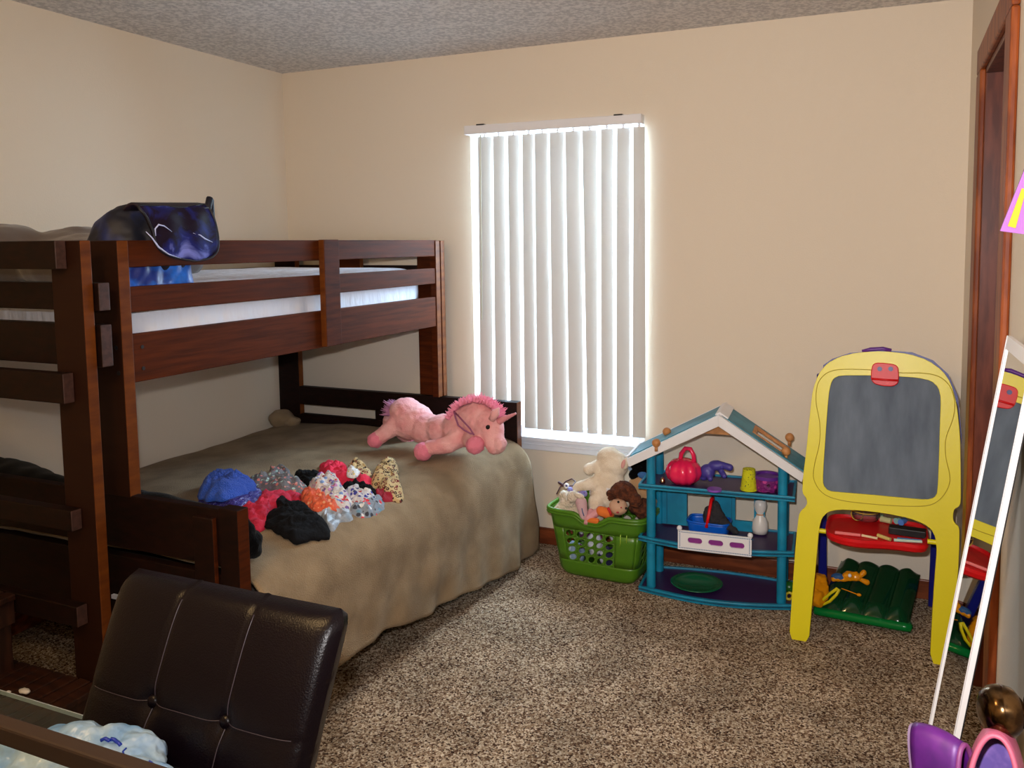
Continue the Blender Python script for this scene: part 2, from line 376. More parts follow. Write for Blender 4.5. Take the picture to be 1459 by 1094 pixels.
# ================================================================== VERTICAL BLIND
bl = thing('vertical_blind', ((WX0+WX1)/2, D-.02, .6), 'white vertical slat blind hanging closed over the bright window', 'blind')
b = MB(); b.box((-1.99, D-.055, 2.035), (-1.08, D-.005, 2.078)); b.build('headrail', 'white', bl, bevel=.003)
for x in (-1.90, -1.19): b = MB(); b.box((x-.02, D-.058, 2.076), (x+.02, D-.02, 2.082)); b.build('mounting_clip', 'black', bl)
slatm = mat('blind_slat_vinyl', (206, 203, 198), .6, bump=.15, bscale=300)
nt = slatm.node_tree; pb = nt.nodes['Principled BSDF']
tr = nt.nodes.new('ShaderNodeBsdfTranslucent'); tr.inputs[0].default_value = (.75, .73, .68, 1)
mx = nt.nodes.new('ShaderNodeMixShader'); mx.inputs[0].default_value = .012
nt.links.new(pb.outputs[0], mx.inputs[1]); nt.links.new(tr.outputs[0], mx.inputs[2]); nt.links.new(mx.outputs[0], nt.nodes['Material Output'].inputs[0])
top = [(88,126),(134,164),(178,208),(221,257),(258.5,301),(303.5,348),(350.5,395),(401,441),(457,490),(505,540),(554,585)]
bot = [(97,130),(141,172),(187,214),(228,263),(266,305),(311,352),(360,400),(414,443),(458,490),(503,540),(552,587)]
for (a, c), (e, g) in zip(top, bot):
    xt0, xt1 = atY(640+a/2.104, 190, D-.03).x-.001, atY(640+c/2.104, 190, D-.03).x+.0015
    xb0, xb1 = atY(640+e/2.104, 560, D-.03).x-.001, atY(640+g/2.104, 560, D-.03).x+.0015
    def fn(u, v):
        z = 2.022-v*1.435; k = v*1.2
        x0 = xt0+(xb0-xt0)*k; x1 = xt1+(xb1-xt1)*k; w = x1-x0; dy = .010
        return Vector((x0+w*u, D-.032+(u-.5)*dy-.003*math.sin(PI*u), z))
    MB().grid(fn, 7, 12).build('slat', slatm, bl, smooth=True, recalc=False)
for (a, c) in top: x = atY(640+(a+c)/4.208, 190, D-.03).x; b = MB(); b.box((x-.006, D-.034, 2.015), (x+.006, D-.026, 2.04)); b.build('carrier_clip', 'white', bl)
b = MB(); p = atY(684.5, 195, D-.06); q = atY(686.5, 455, D-.06); b.cyl((p.x, D-.06, 2.03), (q.x, D-.06, q.z), .003, n=8); b.build('wand', mat('clear_wand', (190, 190, 170), .2), bl)

# ================================================================== BUNK BED
bed = thing('bunk_bed', (-2.4, 2.55, 0), 'dark-stained wooden twin-over-full bunk bed along the left wall', 'bunk bed')
def brd(name, p0, p1, m=('wood', 'edge'), thin='x', mi=0):
    b = MB(); b.box(p0, p1, thin); return b.build(name, list(m), bed, bevel=.003)
Y0, YE = 1.664, 3.475
# upper bunk, room side guard
for z0, z1 in ((1.44, 1.519), (1.306, 1.382), (1.096, 1.241)): brd('guard_rail', (-2.12, 1.66 if z0 < 0 else 1.70, z0), (-2.095, 3.42, z1), ('woodh',), None)
brd('guard_post', (-2.095, 2.545, 1.10), (-2.068, 2.638, 1.521), ('wood', 'edge'), 'y')
brd('corner_post', (-2.21, Y0, .757), (-2.09, 1.702, 1.519), ('woodm', 'edge'), 'x')
brd('corner_post', (-2.225, 3.44, .74), (-2.085, 3.475, 1.517), ('wood', 'edge'), 'x')
brd('corner_post', (-2.125, 3.40, .74), (-2.09, 3.44, 1.515), ('wood', 'edge'), 'x')
# near end of the upper bunk
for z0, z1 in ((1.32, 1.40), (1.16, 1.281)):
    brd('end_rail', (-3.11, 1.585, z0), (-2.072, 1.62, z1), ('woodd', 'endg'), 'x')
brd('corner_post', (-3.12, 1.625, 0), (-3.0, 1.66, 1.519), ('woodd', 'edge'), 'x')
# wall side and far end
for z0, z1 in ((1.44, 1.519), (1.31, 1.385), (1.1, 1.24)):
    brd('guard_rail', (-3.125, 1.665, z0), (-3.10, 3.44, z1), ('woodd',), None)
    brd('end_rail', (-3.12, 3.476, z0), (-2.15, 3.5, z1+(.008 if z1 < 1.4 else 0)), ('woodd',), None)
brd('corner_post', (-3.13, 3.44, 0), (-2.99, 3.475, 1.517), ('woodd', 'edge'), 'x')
brd('end_post', (-2.70, 3.44, 1.09), (-2.57, 3.472, 1.515), ('wood', 'edge'), 'x')
# bolts in the side rail
for y, z in ((1.735, 1.20), (1.735, 1.135)): b = MB(); b.cyl((-2.096, y, z), (-2.0935, y, z), .006, n=10); b.build('bolt', 'black', bed)
for x, z in ((-2.115, 1.205), (-2.11, 1.13)): b = MB(); b.cyl((x, 1.6645, z), (x, 1.6625, z), .007, n=10); b.build('bolt', 'black', bed)
# slat deck of the upper bunk
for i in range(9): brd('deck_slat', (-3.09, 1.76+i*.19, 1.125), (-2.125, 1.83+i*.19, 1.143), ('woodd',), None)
# lower bed: footboard (near), headboard (far)
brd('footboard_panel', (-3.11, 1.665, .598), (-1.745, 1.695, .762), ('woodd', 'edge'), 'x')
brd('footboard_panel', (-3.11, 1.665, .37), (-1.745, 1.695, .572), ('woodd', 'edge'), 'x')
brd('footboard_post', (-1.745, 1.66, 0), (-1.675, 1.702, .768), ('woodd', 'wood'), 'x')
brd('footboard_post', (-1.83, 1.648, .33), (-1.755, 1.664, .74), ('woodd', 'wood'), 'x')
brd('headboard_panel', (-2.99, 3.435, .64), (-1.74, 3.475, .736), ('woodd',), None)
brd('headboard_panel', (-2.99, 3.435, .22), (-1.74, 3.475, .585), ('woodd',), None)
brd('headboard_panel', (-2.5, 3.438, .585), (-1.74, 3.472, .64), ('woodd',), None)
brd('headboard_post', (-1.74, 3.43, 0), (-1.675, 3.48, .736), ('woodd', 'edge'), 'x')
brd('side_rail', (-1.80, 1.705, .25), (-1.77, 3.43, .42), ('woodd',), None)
# ladder leg and rungs at the near end
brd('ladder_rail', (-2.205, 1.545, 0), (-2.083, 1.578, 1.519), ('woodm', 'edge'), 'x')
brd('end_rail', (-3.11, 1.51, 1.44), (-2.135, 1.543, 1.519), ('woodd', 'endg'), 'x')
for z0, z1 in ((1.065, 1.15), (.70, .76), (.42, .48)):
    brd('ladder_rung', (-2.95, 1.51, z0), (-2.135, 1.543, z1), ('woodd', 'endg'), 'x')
b = MB(); p = atY(166, 850, 1.66); b.box((p.x-.016, 1.655, p.z-.006), (p.x+.016, 1.664, p.z+.006)); b.build('paper_tag', 'white', bed)

# ---- upper mattress with fitted sheet
def rbox_fn(x0, x1, y0, y1, z0, z1, e, wr=0, seed=0):
    b = MB(); nu, nv = 72, 18
    def sup(t, p=.22):
        c, s = math.cos(t), math.sin(t); return math.copysign(abs(c)**p, c), math.copysign(abs(s)**p, s)
    def fn(u, v):
        a = 2*PI*u; ph = -PI/2+PI*v; cc, ss = sup(a); cp, sp_ = sup(ph, .3)
        x = (x0+x1)/2+(x1-x0)/2*cc*cp; y = (y0+y1)/2+(y1-y0)/2*ss*cp; z = (z0+z1)/2+(z1-z0)/2*sp_
        w = wr*noise.noise(Vector((x*9+seed, y*9, z*6)))
        return Vector((x+w*cc, y+w*ss, z+w*.5))
    return b.grid(fn, nu, nv, closeu=True)
um = rbox_fn(-3.06, -2.135, 1.70, 3.425, 1.145, 1.392, .05, .012).build('twin_mattress', 'sheet', None, smooth=True)
centre_origin(um, (-2.6, 2.56, 1.15)); tag(um, 'twin mattress with a wrinkled white fitted sheet on the upper bunk', 'mattress')
um.modifiers.new('s', 'SUBSURF').render_levels = 1

# ---- grey fleece heap at the head of the upper bunk + pillow
b = MB()
b.ball((-2.93, 1.88, 1.47), (.17, .19, .115)); b.ball((-2.8, 2.12, 1.46), (.2, .24, .12)); b.ball((-2.72, 2.33, 1.44), (.16, .2, .10)); b.ball((-2.62, 1.95, 1.44), (.26, .18, .10))
o = blob('fleece_throw', b, 'greybl', None, .014, 8, .012, 9); centre_origin(o, (-2.75, 2.0, 1.39)); tag(o, 'rumpled brown-grey fleece throw heaped on the upper bunk, left end', 'blanket')
b = MB(); b.ball((-2.36, 1.83, 1.43), (.19, .12, .055))
o = blob('pillow', b, mat('blue_grey_pillowcase', (96, 108, 128), .9, bump=.4, bscale=60), None, .01, 5, .006, 14); centre_origin(o, (-2.36, 1.83, 1.39)); tag(o, 'small blue-grey pillow on the upper bunk, seen between the end rails', 'pillow')

# ---- galaxy satchel over the guard rail
galaxy = mat('galaxy_print', (24, 14, 40), .65, spec=.15); nt = galaxy.node_tree; L = nt.links.new
tc = nt.nodes.new('ShaderNodeTexCoord'); n1 = nt.nodes.new('ShaderNodeTexNoise'); n1.inputs['Scale'].default_value = 9; n1.inputs['Detail'].default_value = 5; n1.inputs['Distortion'].default_value = 1.2
r1 = nt.nodes.new('ShaderNodeValToRGB'); e = r1.color_ramp.elements; e[0].position = .42; e[0].color = lin((26, 14, 34)); e[1].position = .72; e[1].color = lin((120, 130, 215)); x = e.new(.56); x.color = lin((28, 34, 110))
L(tc.outputs['Object'], n1.inputs[0]); L(n1.outputs[0], r1.inputs[0]); L(r1.outputs[0], nt.nodes['Principled BSDF'].inputs['Base Color'])
bluesatin = mat('blue_satin', (24, 120, 240), .4, var=(8, 44, 140), vscale=16, stretch=(1, 1, 1), detail=3, sheen=.3, vlo=.35, vhi=.6)
darkbag = mat('dark_nylon', (14, 16, 34), .6, var=(16, 40, 110), vscale=10, vlo=.5, vhi=.75)
bag = thing('satchel', (-2.22, 1.85, 1.39), 'dark blue galaxy-print satchel with its flap hanging over the guard rail', 'bag')
b = MB()
pts = [(158,338),(163,322),(175,305),(190,296),(215,292),(250,293),(285,294),(299,300),(303,330),(302,372),(240,380),(185,380),(160,350)]
P_ = [atY(x, y, 1.86) for x, y in pts]
b.ball((-2.24, 1.79, 1.48), (.10, .085, .13)); b.ball((-2.20, 1.88, 1.51), (.085, .10, .12)); b.ball((-2.22, 1.82, 1.55), (.07, .10, .08)); b.ball((-2.26, 1.76, 1.44), (.10, .06, .05)); b.ball((-2.2, 1.93, 1.45), (.07, .05, .07))
o = blob('bag_body', b, darkbag, bag, .008, 5, .006, 20)
b = MB()
def fold(u, v):
    y = 1.68+.29*u; z = 1.372+.095*v
    return Vector((-2.13-.012*v+.005*math.sin(u*15+v*3)+.003*math.sin(u*31-v*5), y, z))
b.grid(fold, 60, 8); b.build('satin_lining', bluesatin, bag, smooth=True, solid=.004)
# flap: goes over the top rail and hangs in front
fo = [atX(x, y, -2.055) for x, y in ((199,293),(207,310),(216,330),(219,345),(228,358),(248,367),(275,371),(298,367),(308,356),(309,340),(306,322),(302,308),(297,291),(270,295),(235,294))]
fo = interp(fo, 56); c = sum(fo, Vector())/len(fo)
def fl(u, v):
    q = c.lerp(fo[int(round(u*56)) % 56], v)
    return Vector((-2.052+.012*(1-v*v)-.03*max(0, (q.z-1.6)/.05)+.003*math.sin(q.y*60), q.y, q.z))
b = MB(); b.grid(fl, 56, 12, closeu=True); b.build('flap', galaxy, bag, smooth=True, solid=.008)
b = MB(); b.tube([p+Vector((.001, 0, 0))+Vector((-.03*max(0, (p.z-1.6)/.05), 0, 0)) for p in [Vector((-2.05, q.y, q.z)) for q in fo]], .004, 6, closed=True); b.build('piping', mat('dark_piping', (16, 12, 24), .5), bag, smooth=True)
# bridge of cloth from the body over the rail to the flap
b = MB(); tl, tr_ = atX(203, 294, -2.06), atX(297, 292, -2.06)
def br(u, v):
    y = tl.y+(tr_.y-tl.y)*u; return Vector((-2.14+.08*v, y, 1.61+.025*math.sin(PI*min(1, v*1.1))*.7+.01*u))
b.grid(br, 12, 8); b.build('flap_top', mat('flap_fabric', (28, 16, 34), .5), bag, smooth=True, solid=.008)
b = MB(); p = atX(297, 300, -2.09); b.tube([p+Vector((0, -.01, -.05)), p+Vector((0, -.004, .0)), p+Vector((.004, .004, .04)), p+Vector((-.01, .02, .035)), p+Vector((-.02, .03, -.02)), p+Vector((-.02, .035, -.1))], .011, 8); b.build('strap', darkbag, bag, smooth=True)
b = MB()
arcs = [[(208,330),(216,338),(226,352),(240,362),(258,368)], [(222,336),(221,326),(226,320),(234,322),(245,330)], [(275,332),(285,335),(292,340),(303,345)]]
for i, a in enumerate(arcs):
    b.tube([atX(x, y, -2.036-.002*(i == 0)) for x, y in a], lambda t: .0028*math.sin(PI*min(max(t, .1), .93)), 6)
b.build('print_swirl', mat('pale_print', (190, 200, 250), .5), bag, smooth=True)

# ================================================================== BEDDING, LOWER BED
def edgeX(y): t = min(1, max(0, (y-1.75)/1.6)); return -1.625+.02*t
def bedz(x, y):
    z = .55+.012*noise.noise(Vector((x*2.1, y*2.1, 0)))+.006*noise.noise(Vector((x*7, y*7, 3)))
    if x < -2.7: z -= .03*(-2.7-x)/.42
    z += .03*max(0, 1-(y-1.7)/.9)*max(0, 1-abs(x+2.1))
    return z
def surf(x, y):
    z = bedz(x, y); xe = edgeX(y); a = x-(xe-.15)
    if a > 0: z -= .15-math.sqrt(max(.0004, .0225-min(a, .149)**2))
    return z
def hemz(y):
    if y < 2.25: return .15
    if y < 3.2: return .15-.135*(y-2.25)/.95
    return .012
def blank(u, v):
    y = 1.715+(3.432-1.715)*v
    xe = edgeX(y); Wt = xe-.15-(XL+.04); drop = .55-hemz(y); R = .15; arc = R*PI/2; Ls = Wt+arc+(drop-R)
    s = u*Ls
    if s < Wt: x = XL+.04+s; return Vector((x, y, bedz(x, y)-(0.0 if s > .05 else .02*(1-s/.05))))
    zt = bedz(xe-.15, y)
    if s < Wt+arc:
        a = (s-Wt)/R; return Vector((xe-.15+R*math.sin(a), y, zt-R+R*math.cos(a)))
    d = s-Wt-arc; k = d/(drop-R); t_ = max(0, (y-2.4)/1.0)
    fo = (.016*math.sin(y*12+1.0+k*2.4+2*noise.noise(Vector((y*3, 0, 1))))+.030*noise.noise(Vector((y*5-k*1.5, k*1.2, 5)))+.008*math.sin(y*37+k*3))*k*min(1, .25+max(0, y-1.9)*.9)
    return Vector((xe+fo+.005*k+.03*k*t_, y+.03*k*max(0, (y-3.1)/.3), max(.012, zt-R-d)))
b = MB(); b.grid(blank, 150, 130)
bk = b.build('brown_blanket', 'brownbl', None, smooth=True, solid=.01); centre_origin(bk, (-2.3, 2.5, .25)); tag(bk, 'large brown terry blanket covering the lower bed and hanging down its side', 'blanket')
# the blanket lying on a full mattress
lm = rbox_fn(-3.11, -1.80, 1.79, 3.42, .30, .515, .05).build('full_mattress', mat('mattress_ticking', (70, 64, 58), .9), None, smooth=True); centre_origin(lm, (-2.4, 2.5, .3)); tag(lm, 'full-size mattress under the brown blanket on the lower bed', 'mattress')
# brown heap in the far wall corner
b = MB(); b.ball((-3.05, 3.36, .57), (.06, .07, .05)); b.ball((-2.98, 3.36, .56), (.05, .05, .03))
o = blob('blanket_corner', b, 'brownbl', None, .01, 6, .01, 15); centre_origin(o, (-3.03, 3.34, .54)); tag(o, 'small bunched brown cloth in the far wall corner of the lower bed', 'blanket')
# black fleece along the footboard, spilling past the corner
def blk(u, v):
    x = -3.12+(u)*1.40
    yb = 1.705; wid = .20+.08*noise.noise(Vector((x*3, 1, 1))) if x < -1.85 else .10
    if u < .35: wid += .18*(1-u/.35)
    wid *= math.sqrt(max(0.02, 1-max(0, (u-.90)/.101)**2))
    y = yb+wid*v
    z = bedz(min(x, -1.72), y)+.018+.075*math.sin(PI*min(1, max(.0, 1-v)*.9+.08))*(1 if x < -1.8 else .45)
    if u < .5: z += (.5-u)*.24*(1-.4*v)
    z += .085*math.sin(PI*min(1, v*1.0+.25))*(1-u**6)*(1-.6*max(0, .5-u)*2)
    z += .012*noise.noise(Vector((x*11, y*11, 2)))*(1-u**8)
    if x > edgeX(y)-.12:
        k = (x-(edgeX(y)-.12)); z -= k*k*2.2+k*.25
    if v > .98: z = min(z, bedz(min(x, -1.72), y)+.006)
    return Vector((x, y, z))
b = MB(); b.grid(blk, 90, 18)
o = b.build('black_fleece', 'blackbl', None, smooth=True, solid=.008); centre_origin(o, (-2.4, 1.8, .56))
b = MB()
for x, y, Y, r in ((344,742,1.75,.022), (350,758,1.76,.032), (358,772,1.78,.034), (346,780,1.76,.036), (362,784,1.79,.026), (340,765,1.78,.04), (336,748,1.80,.035)): b.ball(atY(x, y, Y), r)
blob('fleece_fold', b, 'blackbl', o, .007, 4, .006, 30); tag(bpy.data.objects['black_fleece'], 'black fleece blanket bunched along the lower bed footboard', 'blanket')

# ================================================================== CLOTHES ON THE BED
def cpx(pts, z=.575): return [atZ(260+x/4.291, 620+y/4.291, z) for x, y in pts]
def garment(name, px, m, h, label, cat, z=.575, seed=0, folds=1.0, fuzz=0, extra=None, group='clothes spread on the lower bed'):
    out = interp([Vector((p.x, p.y, 0)) for p in cpx(px, z)], 80); c = sum(out, Vector())/80
    R = 22
    def fn(u, v):
        q_ = out[int(round(u*80)) % 80]; jt = 1+.10*noise.noise(Vector((q_.x*30+seed, q_.y*30, 9))); p = c.lerp(c+(q_-c)*jt, v**.85)
        prof = (1-v**4)
        n = noise.noise(Vector((p.x*16+seed, p.y*16, seed*1.7)))+.6*abs(noise.noise(Vector((p.x*38, p.y*38+seed, 4))))
        rid = abs(math.sin((p.x*math.cos(seed)+p.y*math.sin(seed))*62+2.6*noise.noise(Vector((p.x*9, p.y*9, seed)))))
        big = 1-abs(noise.noise(Vector((p.x*11+seed*3, p.y*11, 2.2)))*3.0); big = max(-.4, min(1, big))
        crease = 1-min(1, abs(noise.noise(Vector((p.x*24-seed, p.y*24, seed)))*5))
        hh = h*prof*(.52+.26*n*folds+.20*big)+.010*folds*rid*prof**.5+.011*folds*crease*prof**.5+.006*folds*abs(noise.noise(p*75))*prof**.5
        if fuzz: hh += fuzz*noise.noise(p*140)*prof
        return Vector((p.x, p.y, surf(p.x, p.y)+.007+z-.575+hh))
    b = MB(); b.grid(fn, 80, R, closeu=True)
    low = [Vector((p.x, p.y, bedz(p.x, p.y)+.003)) for p in out]
    o = b.build(name, m, None, smooth=True, solid=.003)
    lo = min(v.z for v in b.v); centre_origin(o, (c.x, c.y, lo)); return tag(o, label, cat, group)
flor = multi('grey_floral_print', [(208, 120, 110), (120, 110, 130), (170, 200, 190), (226, 160, 150)], 62, (112, 110, 112), dots=.34)
leo = multi('leopard_print', [(60, 26, 18), (120, 24, 34), (40, 22, 20)], 60, (206, 180, 130), dots=.34, kind='ring')
whitep = multi('white_print', [(200, 140, 190), (120, 150, 200), (214, 60, 70), (235, 225, 215), (120, 90, 150)], 58, (214, 204, 198), dots=.42)
orangep = multi('orange_print', [(236, 120, 80), (190, 90, 70), (240, 170, 130)], 75, (222, 96, 64), dots=.38)
teeprint = multi('tee_print', [(60, 60, 150), (190, 60, 60), (50, 60, 110), (226, 226, 226)], 62, (206, 204, 208), dots=.42)
greyp = multi('pale_blue_print', [(240, 240, 240), (230, 60, 70), (110, 150, 170), (60, 60, 70)], 46, (140, 150, 162), dots=.36)
dotted = multi('yellow_dot_print', [(240, 220, 80), (30, 30, 30), (240, 240, 240)], 90, (236, 236, 236), dots=.3)
pinkc = mat('coral_pink_cotton', (226, 40, 74), .9, bump=.7, bscale=40, bdist=.012, sheen=0); redc = mat('raspberry_cotton', (206, 34, 66), .9, bump=.7, bscale=40, bdist=.012, sheen=0, var=(186, 28, 62), vscale=14)
blackc = mat('black_cotton', (9, 8, 11), .95, spec=.2, bump=.5, bscale=40, bdist=.01); silver = mat('silver_satin', (176, 182, 192), .35, var=(130, 140, 150), vscale=30)
darkred = mat('dark_red_cotton', (150, 22, 44), .9)
tulle = mat('blue_tulle', (6, 78, 196), .8, bump=1, bscale=240, bdist=.01, sheen=.12); glit = multi('purple_glitter', [(120, 110, 220), (60, 40, 140), (190, 190, 240)], 320, (44, 36, 120), dots=.3, rough=.4)
G = garment
G('legging', [(350,490),(420,460),(480,390),(500,345),(620,350),(740,365),(735,410),(640,430),(560,470),(510,540),(500,575),(420,582)], redc, .022, 'raspberry pink trousers lying between the blue skirt and the black shirt', 'trousers', seed=1)
G('sequin_skirt_band', [(105,400),(180,400),(300,405),(420,325),(470,335),(497,375),(480,430),(400,462),(330,482),(280,475),(150,435)], glit, .035, 'navy and purple glitter cloth folded under the blue tulle skirt', 'skirt', seed=2, folds=.5)
G('tulle_skirt', [(92,385),(110,330),(150,270),(250,235),(350,258),(432,290),(442,330),(380,372),(300,410),(200,428),(110,405)], tulle, .062, 'bright blue fluffy tulle skirt at the footboard end of the clothes', 'skirt', z=.60, seed=3, folds=.7, fuzz=.008)
G('floral_shirt', [(395,285),(440,258),(520,250),(533,195),(575,176),(640,195),(680,258),(755,305),(762,330),(700,362),(600,362),(520,338),(430,322)], flor, .040, 'grey floral shirt crumpled beside the blue tulle skirt', 'shirt', seed=4)
G('black_legging', [(683,228),(720,206),(800,210),(865,220),(872,250),(800,272),(778,312),(720,272)], blackc, .026, 'small black cloth at the wall side, between grey floral and coral shirts', 'leggings', seed=5)
G('coral_shirt', [(832,185),(850,152),(890,146),(1000,172),(1020,215),(1150,238),(1168,275),(1140,312),(1000,292),(930,275),(860,225)], pinkc, .036, 'coral pink shirt lying beside the leopard print trousers', 'shirt', seed=6)
G('leopard_legging', [(1012,160),(1030,136),(1062,130),(1140,188),(1152,218),(1080,228),(1020,185)], leo, .026, 'small leopard print garment lying on the coral shirt', 'leggings', z=.60, seed=7)
G('yellow_dot_sock', [(1008,185),(1030,172),(1080,195),(1075,220),(1050,242),(1008,232)], dotted, .014, 'white cloth with yellow and black dots on the coral shirt', 'socks', z=.618, seed=8)
G('leopard_trousers', [(1150,290),(1165,225),(1190,180),(1260,138),(1312,160),(1322,250),(1347,322),(1335,350),(1270,357),(1200,322)], leo, .050, 'leopard print trousers nearest the pink unicorn', 'trousers', seed=9)
G('maroon_sock', [(1175,312),(1240,335),(1295,360),(1250,380),(1190,372)], darkred, .018, 'dark red cloth at the near edge of the leopard trousers', 'sock', z=.568, seed=10)
G('black_strip', [(965,303),(1030,288),(1120,300),(1172,320),(1187,352),(1100,350),(1000,335)], blackc, .028, 'narrow folded black cloth between the coral shirt and the white printed tee', 'leggings', seed=11)
G('print_tee', [(995,345),(1050,318),(1120,335),(1182,357),(1192,385),(1100,422),(1035,405)], teeprint, .03, 'white tee with a small blue and red print beside the black strip', 'shirt', seed=12)
G('grey_tee', [(1025,445),(1100,418),(1180,380),(1225,376),(1232,408),(1172,452),(1090,480),(1035,475)], greyp, .026, 'pale grey-blue printed top at the pile edge nearest the room', 'shirt', z=.568, seed=13)
G('pajama_top', [(765,300),(780,280),(830,250),(860,262),(880,222),(925,222),(962,290),(1000,360),(1042,412),(1020,452),(920,458),(850,402),(790,345)], whitep, .052, 'white and lilac patterned pajama top heaped mid-pile', 'shirt', seed=14)
G('orange_pajama', [(722,372),(755,348),(830,366),(900,418),(962,440),(900,463),(800,456),(738,425)], orangep, .036, 'orange patterned garment at the foot of the white pajama top', 'shirt', z=.585, seed=15)
G('white_vest', [(735,440),(800,460),(880,458),(1000,458),(1042,488),(1030,516),(960,532),(925,575),(890,572),(860,535),(790,490)], silver, .024, 'white and silver vest tucked beside the black t-shirt', 'vest', z=.565, seed=16)
G('silver_slip', [(498,568),(560,562),(640,590),(760,600),(800,612),(740,642),(650,638),(540,606)], silver, .012, 'silver grey slip poking out under the black t-shirt', 'slip', z=.560, seed=17, folds=.5)
G('black_tee', [(560,425),(598,393),(645,412),(720,408),(770,455),(905,552),(882,590),(790,608),(692,646),(645,632),(500,556),(512,508),(588,462)], blackc, .034, 'black t-shirt spread at the pile corner nearest the camera', 'shirt', z=.582, seed=18, folds=.7)

# ================================================================== PLUSH UNICORN
un = thing('plush_unicorn', (-1.85, 3.1, .555), 'large pink plush unicorn lying on the lower bed against the headboard', 'plush toy')
U = lambda x, y, Y=3.1: atY(x, y, Y)
b = MB()
b.ball(U(588, 600, 3.14), (.105, .095, .088)); b.ball(U(578, 585, 3.14), (.075, .08, .062)); b.ball(U(610, 612, 3.12), (.09, .08, .074)); b.ball(U(632, 612, 3.10), (.085, .078, .072)); b.ball(U(655, 612, 3.08), (.085, .08, .078))
b.cap(U(655, 603, 3.07), U(676, 596, 3.05), .068, .072)
b.ball(U(682, 597, 3.04), (.086, .072, .08)); b.ball(U(696, 606, 3.02), (.07, .062, .075)); b.cap(U(700, 613, 3.0), U(706, 634, 2.97), .056, .042); b.ball(U(713, 633, 2.96), (.026, .035, .034))
b.cap(U(570, 602, 3.1), U(548, 617, 3.06), .05, .036); b.cap(U(548, 617, 3.06), U(538, 625, 3.04), .036, .034)
b.cap(U(560, 600, 3.22), U(580, 622, 3.26), .05, .034)
b.cap(U(655, 622, 3.03), U(640, 633, 2.98), .048, .038); b.cap(U(640, 633, 2.98), U(612, 638, 2.95), .038, .033)
b.cap(U(668, 622, 3.05), U(676, 630, 2.95), .045, .034)
blob('body', b, 'pink', un, .0065, 5, .0035, 55)
for (x, y, Y, r) in ((535, 627, 3.03, (.036, .038, .036)), (603, 643, 2.94, (.042, .042, .041)), (677, 634, 2.93, (.040, .040, .038)), (583, 627, 3.27, (.034, .034, .032))):
    q = MB(); c_ = U(x, y, Y); q.ball(c_, r)
    for i in range(40):
        d = Vector((random.gauss(0,1), random.gauss(0,1), random.gauss(0,1))).normalized()
        q.ball(c_+Vector((d.x*r[0], d.y*r[1], d.z*r[2]))*.85, .009, n=8)
    blob('hoof', q, 'pinkd', un, .005, 3, .003, 70)
b = MB(); path = [(645,590),(650,580),(658,572),(668,568),(680,566),(692,568),(702,573),(710,581),(712,590)]
for i in range(len(path)-1):
    for k in range(7):
        t = k/7; x = path[i][0]*(1-t)+path[i+1][0]*t; y = path[i][1]*(1-t)+path[i+1][1]*t
        base = U(x, y+5, 3.03); out = U(x, y, 3.03)-U(672, 602, 3.03)
        for _ in range(9): tuft(b, base+Vector((0, random.uniform(-.03, .03), 0)), out.normalized()+Vector((0, -.3, 0)), .034, .006, 1, .45)
b.build('mane', 'mane', un, smooth=True)
b = MB()
for i in range(130):
    c_ = U(random.uniform(556, 572), random.uniform(574, 590), 3.15)+Vector((0, random.uniform(-.03, .03), 0)); tuft(b, c_, (-.8, -.2, .25), .042, .007, 1, .5)
b.build('tail', 'lil', un, smooth=True)
b = MB(); h0, h1 = U(711, 600, 3.0), U(735, 589, 2.98); b.tube([h0.lerp(h1, t/14) for t in range(15)], lambda t: .0155*(1-t*.72)*(1+.1*math.sin(t*34)), 12); b.build('horn', mat('horn_satin', (214, 140, 146), .45), un, smooth=True)
for Y in (2.97, 3.06):
    b = MB(); b.tube([U(700, 598, Y), U(706, 588, Y), U(711, 581, Y)], lambda t: .02*math.sin(PI*(.25+.7*t)), 10); b.build('ear', 'pink', un, smooth=True)
ec = U(695.5, 608, 2.965)
b = MB(); b.ball(ec+Vector((.004, -.008, 0)), .0105); b.build('eye', 'eye', un, smooth=True)
b = MB(); b.tube([U(x, y, Y) for x, y, Y in ((647,585,3.0),(649,595,2.975),(653,606,2.965),(662,613,2.965),(675,620,2.955))], .004, 6); b.tube([U(x, y, Y) for x, y, Y in ((649,588,2.99),(660,600,2.965),(670,611,2.955),(676,621,2.95))], .0035, 6)
b.build('ribbon', mat('mauve_ribbon', (150, 84, 120), .6), un, smooth=True)

# ================================================================== GREEN LAUNDRY BASKET
bc = Vector((-1.205, 3.375, 0)); brz = math.radians(-3)
BR_ = Matrix.Rotation(brz, 3, 'Z')
bkt = thing('laundry_basket', bc, 'green plastic laundry basket with oval holes, full of plush toys', 'basket')
HT = .305
def bpt(a, z, grow=0.0):
    """point on the basket wall: a in 0..4 walks round front, right, back, left; z height"""
    t = z/HT; hx = .183+.047*t+grow; hy = .118+.034*t+grow; e = .16
    k = a % 4; side = int(k); f = k-side; r = .055
    # rounded rectangle by angle
    th = -PI*3/4+PI/2*k
    c_, s_ = math.cos(th), math.sin(th); p = 7
    d = (abs(c_)**p+abs(s_)**p)**(-1/p)
    x, y = hx*c_*d, hy*s_*d
    if t < .12: q = 1-.10*(1-t/.12)**2; x *= q; y *= q
    return bc + BR_ @ Vector((x, y, z))
def rimz(a):
    k = a % 4
    if k < 1: return -.032*math.exp(-((k-.5)/.17)**4)
    if 2 < k < 3: return -.03*math.exp(-((k-2.5)/.17)**4)
    return 0
b = MB()
